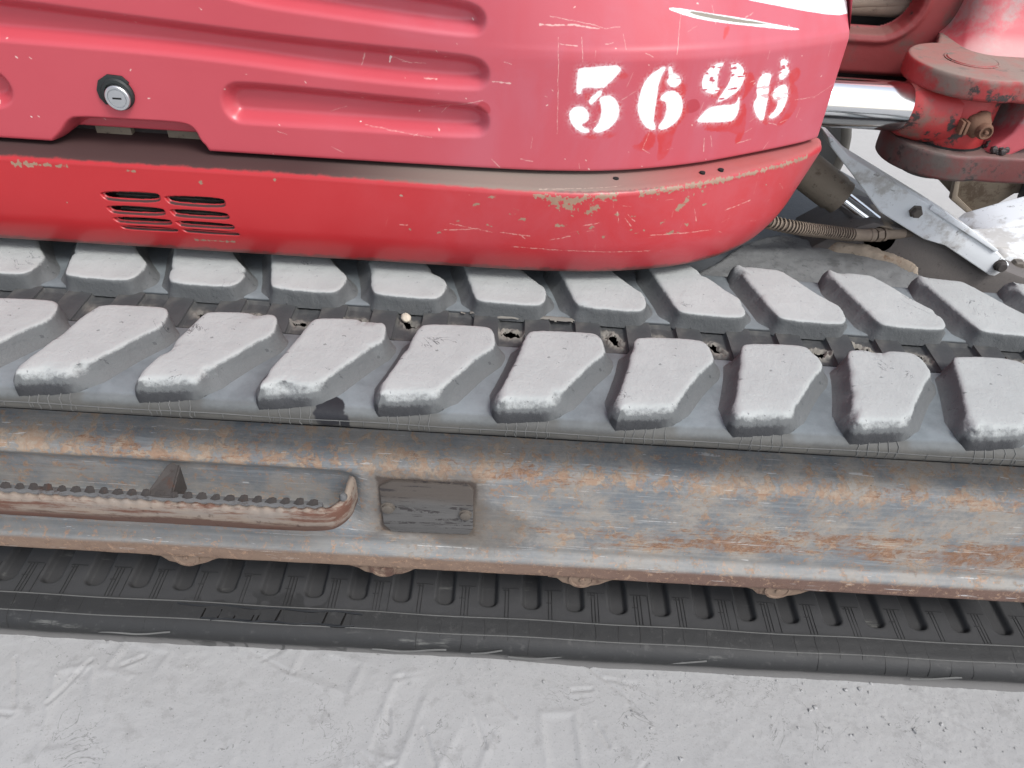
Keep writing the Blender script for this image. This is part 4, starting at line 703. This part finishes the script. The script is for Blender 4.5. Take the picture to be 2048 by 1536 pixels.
Pk = QB[:, None]*(1-tv)[None, :, None]+QT[:, None]*tv[None, :, None]; Nk = NB[:, None]*(1-tv)[None, :, None]+NTp[:, None]*tv[None, :, None]
Zk = np.broadcast_to(zv, (NS, len(zv))).copy(); Ik = np.broadcast_to(iv, (NS, len(iv))).copy()
# refine the straight part for the vents
Xk = (Pk-Nk*Ik[..., None])[..., 0]
Ik = Ik+.0006*fbm(Xk*6, Zk*12, 17, 3)
Pf = Pk-Nk*Ik[..., None]; Vs = np.concatenate([Pf, Zk[..., None]], -1)
SKc, QM = spline(T['skirt_mean'], 2000); S_K = SKc[-1]
# uv from arc length of the mean line nearest in x
zeff = zv.copy()
for q in range(1, len(zv)):
    if tv[q] >= 1 and tv[q-1] >= .999: zeff[q] = zeff[q-1]+math.hypot(iv[q]-iv[q-1], zv[q]-zv[q-1])
smap = np.interp(Pf[..., 0], QM[:, 0], SKc); UVk = np.stack([smap/S_K, (np.broadcast_to(zeff, Zk.shape)-.555)/.15], -1)
XI, YI = raster(S_K, .15, .555, .0007); dm = np.zeros(XI.shape); scm = np.zeros(XI.shape); bk = np.zeros(XI.shape)
for i, (k, p) in enumerate(T['skirt_dirt'].items()):
    wd = {'lip': .0030, 'lip2': .0020, 'p1': .0034, 'p2': .0036, 'p3': .0026, 'p4': .0022, 'c1': .0022, 'c2': .002, 'c3': .0012, 'v1': .0012}.get(k, .0011)
    stroke(dm, [(q[0], min(q[1], .680 if k[0] == 'c' else .685)) for q in p], XI, YI, wd, .95, 1.3, i*3)
for i, p in enumerate(T['skirt_scratch']): stroke(scm, p, XI, YI, .0004, .7, 1.2, i*5+1)
for i, p in list(enumerate(T['skirt_black']))[3:]: stroke(bk, [(q[0], min(q[1], .689)) for q in p], XI, YI, .0026 if i < 3 else .0014, 1 if i < 3 else .4, 1.0, i*5+2)
for k in range(38):
    s0, z0 = S_K-.02-.5*abs(rg.normal(0, .5)), rg.uniform(.575, .68); a = rg.normal(0, .4) if rg.rand() < .7 else rg.uniform(.9, 2); L = rg.uniform(.002, .014)*(3 if rg.rand() < .12 else 1)
    stroke(scm, [(s0, z0), (s0+L*math.cos(a), z0+L*math.sin(a))], XI, YI, rg.uniform(.00005, .0003), rg.uniform(.2, .65), .9, 300+k)
for k in range(30):
    s0, z0 = rg.uniform(1.0, 1.4), rg.uniform(.62, .684); L = rg.uniform(.001, .008); stroke(dm, [(s0, z0), (s0+L, z0+L*rg.uniform(-.3, .3))], XI, YI, rg.uniform(.0004, .0014), .9, 1.4, 500+k)
M['skirt'] = m_skirt(make_image('skirt_paint', dm, scm, bk))
# main skirt grid without the vent window, which gets its own finer grid
vx0, vx1 = -.62, -.30
i0 = int(np.argmin(abs(QB[:, 0]-vx0))); i1 = int(np.argmin(abs(QB[:, 0]-vx1)))
cut = np.ones((NS-1, len(zv)-1), bool); ja, jb = 4, 69
fine_s = np.linspace(i0, i1, 420); fine_v = np.linspace(ja, jb, 170)
def resample(A_):
    a = np.stack([np.stack([np.interp(fine_s, np.arange(NS), A_[:, j, c]) for j in range(A_.shape[1])], 1) for c in range(A_.shape[2])], -1)
    return np.stack([np.stack([np.interp(fine_v, np.arange(a.shape[1]), a[i, :, c]) for i in range(a.shape[0])], 0) for c in range(a.shape[2])], -1)
Vf = resample(Vs); Uf = resample(UVk); cut[i0:i1, ja:jb] = False
dmin = np.full(Vf.shape[:2], 9.)
for p in T['vents']: dmin = np.minimum(dmin, sdf(chaikin(p, 2), Vf[..., 0], Vf[..., 2]))
Vf[..., 1] += np.where(dmin < .0012, .0055*sstep(.0012, -.0010, dmin), 0)
inside = dmin < -.0016; hole = inside[:-1, :-1] & inside[1:, 1:] & inside[1:, :-1] & inside[:-1, 1:]
bm = bmesh.new(); bm.from_mesh(grid(Vs, keep=cut, uv=UVk)); bm.from_mesh(grid(Vf, keep=~hole, uv=Uf))
bmesh.ops.delete(bm, geom=[v for v in bm.verts if not v.link_faces], context='VERTS'); bmesh.ops.remove_doubles(bm, verts=[v for v in bm.verts if v.is_boundary], dist=.0004)
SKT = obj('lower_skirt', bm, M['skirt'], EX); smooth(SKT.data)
M['core'] = m_rusty('dusty_cooler_core', (.055, .048, .04), (.10, .088, .075), (.035, .03, .026), .5, .9)
CO = obj('cooler_core', box((-.545, .972, .575), (-.335, .985, .688), .001), M['core'], EX)
bm = bmesh.new()
for i in range(20): box_bm(bm, (-.545, .9665, .577+i*.0055), (-.335, .9725, .5782+i*.0055))
o = obj('core_fins', bm, M['core'], CO); o['kind'] = 'stuff'
# what can be seen through the gap and the handle notch
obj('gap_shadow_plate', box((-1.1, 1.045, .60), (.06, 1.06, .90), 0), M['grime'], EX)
for a, b in ((-.585, -.535), (-.485, -.435)): sm(obj('latch_plate', box((a, 1.034, .694), (b, 1.046, .718), .002), M['brown'], EX))

for x, y in ((.144, .9975), (.2708, 1.036), (.300, 1.050)): sm(obj('drain_hole', lathe([(.0042, .6900), (.0042, .6944), (.0030, .6947), (.0005, .6946)], (x, y, 0), 'z', 14), M['black'], SKT))
# ---- the rest of the upper structure, which shades the track
M['deck'] = m_plain('dark_underside', (.03, .02, .02), .8)
sm(obj('deck', box((-1.1, .985, .585), (.20, 2.25, .66), .006), M['deck'], EX)); obj('deck_front', box((.20, 1.20, .585), (.43, 2.25, .70), .006), M['deck'], EX)
def hood():
    return box((-1.1, 1.0, 1.2), (.34, 2.25, 1.3), .04)
sm(obj('engine_hood', hood(), M['red_casting'], EX)); pass
obj('front_bulkhead', box((.30, 1.24, .70), (.43, 2.25, 1.3), .01), M['red_dark'], EX)

# ---------------------------------------------------------------- swing post, bracket and cylinder at the front
# plate with the hose opening
def stadium(x0_, x1_, z0_, z1_, n=10):
    r = (z1_-z0_)/2; P_ = [(x1_-r+r*math.sin(t), (z0_+z1_)/2+r*math.cos(t)) for t in np.linspace(0, math.pi, n)]; P_ += [(x0_+r-r*math.sin(t), (z0_+z1_)/2-r*math.cos(t)) for t in np.linspace(0, math.pi, n)]; return P_
hp = stadium(.46, .690, .787, .905, 14)
op = [(.95, .95), (.95, .715), (.30, .715), (.30, .95)]
a_, b_ = np.linspace(.36, .80, 220), np.linspace(.700, .99, 150); A, B = np.meshgrid(a_, b_, indexing='ij'); dd = sdf(hp, A, B)
Yp = 1.45+.012*sstep(.72, .70, B)+.010*np.exp(-(dd/.012)**2)*0+.03*sstep(.002, -.006, dd)-.004*np.exp(-((dd-.010)/.006)**2)+.05*sstep(.03, 0, B-.700)**2
PO = obj('swing_post', grid(np.stack([A, Yp, B], -1), keep=~((dd < -.007)[:-1, :-1])), M['red_dark'], EX)
sm(obj('post_block', box((.36, 1.475, .70), (.80, 1.50, .785), .004), M['grime'], PO)); obj('post_back', box((.36, 1.58, .70), (.85, 1.60, 1.1), 0), M['black'], PO)
sm(obj('post_foot', box((.36, 1.40, .672), (.74, 1.60, .700), .006), M['grime'], PO)); sm(obj('post_seal', tube([(.36, 1.432, .703), (.60, 1.432, .7025), (.70, 1.44, .702)], .004), M['black'], PO))
for (z, r, mt, dz) in [(.822, .0185, 'brown', .0), (.784, .016, 'ring', -.010), (.862, .018, 'ring', .004), (.80, .012, 'brown', .03)]:
    sm(obj('hydraulic_hose', tube([(x, 1.50+.01*math.sin(x*9+z*40), z+dz*math.sin((x-.4)*6)) for x in np.linspace(.36, .74, 14)], r, 12), M[mt], PO))

# swing bracket: two ears, web and the boom foot above
ear_c = (.722, 1.285)
def ear_outline(r, fx, fy, bx_, by_):
    P_ = [(ear_c[0]+r*math.cos(t), ear_c[1]+r*math.sin(t)) for t in np.linspace(R(100), R(292), 26)]; return P_+[(fx, fy), (.93, fy+.008), (.93, by_), (bx_, by_)]
SB = sm(obj('swing_bracket', prism(ear_outline(.098, .80, 1.188, .745, 1.47), .766, .800, 'z', .007, 3), M['red_ear'], EX), 40)
sm(obj('lower_ear', prism(ear_outline(.093, .79, 1.197, .745, 1.47), .636, .680, 'z', .006, 3), M['lower_ear'], SB), 40)
web = [(.775, .690), (.787, .700), (.796, .714), (.802, .737), (.806, .760), (.82, .790), (.93, .79), (.93, .737), (.824, .687), (.794, .666), (.760, .652)]
sm(obj('bracket_web', prism(web, 1.215, 1.47, 'y', .006, 3), M['red_bracket'], SB), 40)
# boom foot: flares down into the upper ear
zz = np.r_[np.linspace(.798, .86, 16), np.linspace(.87, 1.25, 14)]; rows = []
for z in zz:
    f = math.exp(-(z-.798)/.020); g = (z-.80); xl, yf = .758-.022*f, 1.375+.30*g-.06*f; rr = .045
    ring = [(xl, 1.75), (xl, yf+rr*2.0)]+[(xl+rr-rr*math.cos(t), yf+rr-rr*math.sin(t)) for t in np.linspace(.15, math.pi/2-.1, 7)]+[(x, yf+.012*math.sin((x-.8)*3)) for x in np.linspace(xl+rr+.02, .98, 8)]
    rows.append([(x, y, z) for x, y in ring])
obj('boom_foot', grid(np.array(rows).transpose(1, 0, 2)), M['red_bracket'], SB)
sm(obj('pin', lathe([(.0415, .795), (.0415, .8012), (.0400, .8016), (.0385, .8008), (.0370, .8022), (.020, .8026), (.0005, .8026)], (.722, 1.287, 0), 'z', 40), M['red_ear'], SB))
sm(obj('pin_end', lathe([(.048, .645), (.050, .625), (.047, .604), (.040, .598), (.0005, .598)], (.74, 1.33, 0), 'z', 32), M['grime'], SB))
# swing cylinder: chrome rod and its eye
CY = obj('swing_cylinder', None, None, EX) if False else None
RD = sm(obj('cylinder_rod', lathe([(.0385, .30), (.0385, .630), (.0378, .6315), (.0005, .6315)], (0, 1.262, .7285), 'x', 48), M['chrome'], EX))
eye = lathe([(.0565, .681), (.0585, .684), (.0585, .762), (.0565, .765)], (.722, 1.272, 0), 'z', 40)
RE = sm(obj('rod_eye', eye, M['red_casting'], EX))
sm(obj('rod_neck', lathe([(.0395, .626), (.043, .632), (.047, .650), (.052, .672), (.054, .70), (.03, .71)], (0, 1.264, .7265), 'x', 40), M['red_casting'], RE))
sm(obj('eye_seal', lathe([(.0600, .7625), (.0600, .7668), (.0580, .768)], (.722, 1.272, 0), 'z', 40), M['black'], RE)); sm(obj('lower_seal', lathe([(.0592, .6785), (.0600, .6805), (.0592, .6830)], (.722, 1.272, 0), 'z', 40), M['black'], RE))
M['rust'] = m_rusty('flaking_rust', (.13, .06, .035), (.20, .11, .07), (.08, .04, .025), .5, .85)
bm = bmesh.new(); bmesh.ops.create_icosphere(bm, subdivisions=3, radius=1)
for v in bm.verts: n_ = float(fbm(np.array([v.co.x*2.3+3]), np.array([v.co.z*2.3+v.co.y]), 5, 3)[0]); v.co = Vector((.733+v.co.x*(.0215+.004*n_), 1.2135+v.co.y*.014, .7255+v.co.z*(.0205+.004*n_)))
GN = sm(obj('nipple_boss', bm, M['rust'], RE), 80)
sm(obj('grease_nipple', lathe([(.012, 1.203), (.013, 1.196), (.0105, 1.190), (.0085, 1.190), (.0075, 1.194), (.0035, 1.194), (.003, 1.188), (.0005, 1.187)], (.738, 0, .7205), 'y', 18), M['rust'], RE))
for dx_, a in ((-.024, .3), (-.031, .1)): sm(obj('rust_tag', box((.733+dx_-.0025, 1.196, .712), (.733+dx_+.0025, 1.222, .733), .002), M['rust'], RE))
bm = bmesh.new()
for k in range(26):
    q = bmesh.ops.create_icosphere(bm, subdivisions=1, radius=random.uniform(.003, .007))['verts']; c = Vector((random.uniform(.772, .80), random.uniform(1.207, 1.24), .6815+random.uniform(0, .006)))
    for v in q: v.co += c
o = sm(obj('grease_crumbs', bm, M['grime'], SB)); o['kind'] = 'stuff'

# ---------------------------------------------------------------- undercarriage middle, dozer lift gear
def slab(poly, zfun, thick, ext, mat, name, parent, step=.006, seed=1, amp=.004):
    P_ = np.array(poly); a = np.arange(P_[:, 0].min()-.02, P_[:, 0].max()+.02, step); b = np.arange(P_[:, 1].min()-.02, P_[:, 1].max()+.02, step); A, B = np.meshgrid(a, b, indexing='ij')
    d = sdf(chaikin(P_, 1), A, B)+.004*fbm(A*30, B*30, seed, 3); z = zfun(A, B)+amp*fbm(A*14, B*14, seed, 4)+amp*.5*fbm(A*60, B*60, seed+3, 3)-thick*sstep(-.006, .006, d)
    return obj(name, grid(np.stack([A, B, z], -1), keep=(d < .008)[:-1, :-1]), mat, parent)
CB = sm(obj('car_body', prism([(.99, .30), (1.12, .385), (1.30, .405), (1.95, .405), (2.1, .30)], -.6, .70, 'x', .006), M['dark_plate'], EX))
slab([(.15, 1.02), (.372, 1.245), (.478, 1.365), (.545, 1.392), (.64, 1.38), (.72, 1.325), (.80, 1.265), (.92, 1.10), (.95, 1.02)], lambda x, y: .418-.08*np.maximum(0, 1.12-y), .06, 0, M['packed'], 'packed_dirt', CB, .005, 7, .006)
slab([(.60, 1.362), (.69, 1.365), (.76, 1.32), (.80, 1.265), (.72, 1.31), (.62, 1.35)], lambda x, y: .432+0*x, .03, 0, M['mud'], 'rusty_dirt_band', CB, .004, 12, .006)
sm(obj('body_leg', prism([(.70, .20), (.70, .41), (.78, .40), (1.0, .30), (1.0, .20)], 1.72, 1.80, 'y', .006), M['dark_plate'], CB))
DA = sm(obj('dozer_arm', prism([(.64, .452), (.70, .480), (.82, .462), (.97, .402), (1.06, .375), (1.5, .30), (1.5, .2), (.55, .25), (.60, .42)], 1.345, 1.47, 'y', .006), M['shade_steel'], EX), 40)
guard = [(.5519, .6469), (.562, .645), (.6034, .6134), (.7828, .5298), (.8671, .4888), (.9524, .4405), (.9892, .415), (.987, .404), (.9723, .3873), (.961, .388), (.8461, .4473), (.80, .458), (.7433, .4854), (.6964, .5084), (.62, .5783), (.5647, .6267)]
BG = sm(obj('cylinder_guard', prism(guard, 1.33, 1.378, 'y', .004, 3), M['white'], EX), 30)
sm(obj('guard_rib', prism([(.785, .532), (.87, .492), (.95, .447), (.945, .443), (.86, .485), (.783, .523)], 1.3255, 1.3305, 'y', .0015), M['white'], BG))
for (x, z, mt) in [(.7607, .516, 'bolt'), (.969, .414, 'gusset')]:
    sm(obj('bolt', lathe([(.0125, 1.3305), (.0125, 1.327), (.010, 1.3265), (.0098, 1.318), (.008, 1.3165), (.0005, 1.3165)], (x, 0, z), 'y', 6 if mt == 'bolt' else 12), M[mt], BG))
DC = sm(obj('dozer_cylinder', tube([(.42, 1.47, .625), (.55, 1.43, .553), (.632, 1.405, .508), (.633, 1.405, .507)], [.037, .037, .0365, .033], 26), M['brown'], EX))
sm(obj('cylinder_gland', tube([(.629, 1.406, .510), (.648, 1.400, .500)], .034, 24), M['brown'], DC))
sm(obj('lift_rod', tube([(.64, 1.402, .503), (.74, 1.372, .449)], .018, 22), M['chrome'], DC)); sm(obj('rod_clevis', lathe([(.03, 1.345), (.033, 1.35), (.033, 1.43), (.03, 1.435)], (.725, 0, .444), 'y', 28), M['brown'], DC))
sm(obj('clevis_arm', prism([(.70, .425), (.70, .462), (.74, .475), (.86, .44), (.86, .40)], 1.352, 1.40, 'y', .006), M['brown'], DC))
hpts = T['hose']
_, HP_ = spline(hpts, 90); HS = sm(obj('hydraulic_hose', tube(HP_, .0092, 16), M['hose'], EX), 60)
dist_ = np.r_[0, np.cumsum(np.linalg.norm(np.diff(HP_, axis=0), axis=1))]; cut_ = float(np.interp(.660, HP_[:, 0], dist_)); coil = []; n_t = int(cut_/.0072)*14
fr = np.linspace(0, 1, n_t); ph_ = 0
tn = np.gradient(HP_, axis=0); tn /= np.linalg.norm(tn, axis=1)[:, None]
turn = np.cumsum(np.interp(fr*cut_, [0, cut_*.45, cut_*.62, cut_], [1, 1, 2.0, 1.7])); turn = turn/turn[-1]*40
for f_, tt in zip(fr, turn):
    d = f_*cut_; c = np.array([np.interp(d, dist_, HP_[:, i]) for i in range(3)]); t = np.array([np.interp(d, dist_, tn[:, i]) for i in range(3)]); a = np.cross(t, (0, 0, 1)); a /= np.linalg.norm(a); b = np.cross(a, t); coil.append(c+.0118*(math.cos(tt*6.2832)*a+math.sin(tt*6.2832)*b))
sm(obj('spring_sleeve', tube(coil, .0017, 5), M['coil'], HS), 80)
def on(d0, d1, r): return [tuple(np.interp(d, dist_, HP_[:, i]) for i in range(3)) for d in np.linspace(d0, d1, 5)], r
for d0, d1, r in ((cut_, cut_+.036, .0118), (cut_+.036, cut_+.046, .0128), (cut_+.050, cut_+.062, .0132), (cut_+.065, cut_+.071, .0126), (cut_+.072, cut_+.11, .0098)):
    pts_, r_ = on(d0, d1, r); sm(obj('hose_fitting', tube(pts_, r_, 6 if r == .0132 else 18), M['coil'], HS))
# dozer frame beyond the guard
DF = sm(obj('dozer_frame', prism([(1.03, .31), (1.06, .365), (1.12, .392), (1.20, .425), (1.6, .47), (1.6, .40), (1.2, .36), (1.12, .325)], 1.56, 1.66, 'y', .012, 3), M['white'], EX), 40)
sm(obj('frame_brace', prism([(1.0, .315), (1.015, .35), (1.10, .362), (1.6, .37), (1.6, .31), (1.1, .305)], 1.48, 1.55, 'y', .010, 3), M['mud'], DF), 40)
sm(obj('frame_lug', prism([(.96, .375), (1.12, .385), (1.12, .405), (.97, .39)], 1.44, 1.52, 'y', .004), M['white'], DF))
sm(obj('pivot_lug', prism([(.985, .30), (1.0, .375), (1.03, .395), (1.08, .385), (1.2, .34), (1.2, .27)], 1.41, 1.46, 'y', .006), M['white'], DF)); sm(obj('pivot_bolt', lathe([(.016, 1.41), (.016, 1.398), (.012, 1.395), (.0005, 1.395)], (1.058, 0, .372), 'y', 6), M['bolt'], DF))
DB = sm(obj('dozer_blade', prism([(1.135, .50), (1.145, .37), (1.165, .297), (1.245, .245), (1.28, .262), (1.325, .31), (1.6, .36), (1.6, .55), (1.14, .55)], 1.9, 2.02, 'y', .008), M['brown_mud'], EX), 40)
sm(obj('blade_edge', prism([(1.140, .372), (1.150, .377), (1.172, .300), (1.247, .250), (1.245, .238), (1.158, .290)], 1.885, 1.902, 'y', .003), M['brown'], DB))
sm(obj('blade_face', box((1.33, 1.86, .30), (1.7, 1.9, .6), .01), M['dark_plate'], DB))
# track on the far side
xa, xb_ = -1.0, .74
def path2():  # plain far track
    return [(x, zc, 0., 1.) for x in np.linspace(xa, xb_, 30)]+[(xb_, zc, math.sin(t), math.cos(t)) for t in np.linspace(0, math.pi, 22)[1:]]+[(xa, zc, math.sin(t), math.cos(t)) for t in np.linspace(math.pi, 2*math.pi, 22)]
FT = obj('rubber_track', grid(sweep([(2.19, .215), (2.18, .23), (2.19, .245), (2.56, .245), (2.57, .23), (2.56, .215)], path2())), M['belt'], EX)
sm(obj('track_frame', box((-1.0, 2.22, .16), (.74, 2.5, .40), .01), M['shade_steel'], FT))

# ---------------------------------------------------------------- pebble on the near track
bm = bmesh.new(); bmesh.ops.create_icosphere(bm, subdivisions=4, radius=1); co = np.array([v.co for v in bm.verts]); dn = .16*fbm(co[:, 0]*2+co[:, 2], co[:, 1]*2+5, 3, 3)+.05*fbm(co[:, 0]*8, co[:, 1]*8+co[:, 2]*6, 9, 2)
for v, d in zip(bm.verts, dn): v.co = v.co*(1+d); v.co = Vector((v.co.x*.0068, v.co.y*.0098, v.co.z*.0050))
PB = sm(obj('pebble', bm, M['stone']), 180); PB.location = (-.1378, .8878, .5148); PB.rotation_euler = (0, 0, R(18))
PB['label'] = 'small cream pebble caught between the link pads of the rubber track'; PB['category'] = 'pebble'
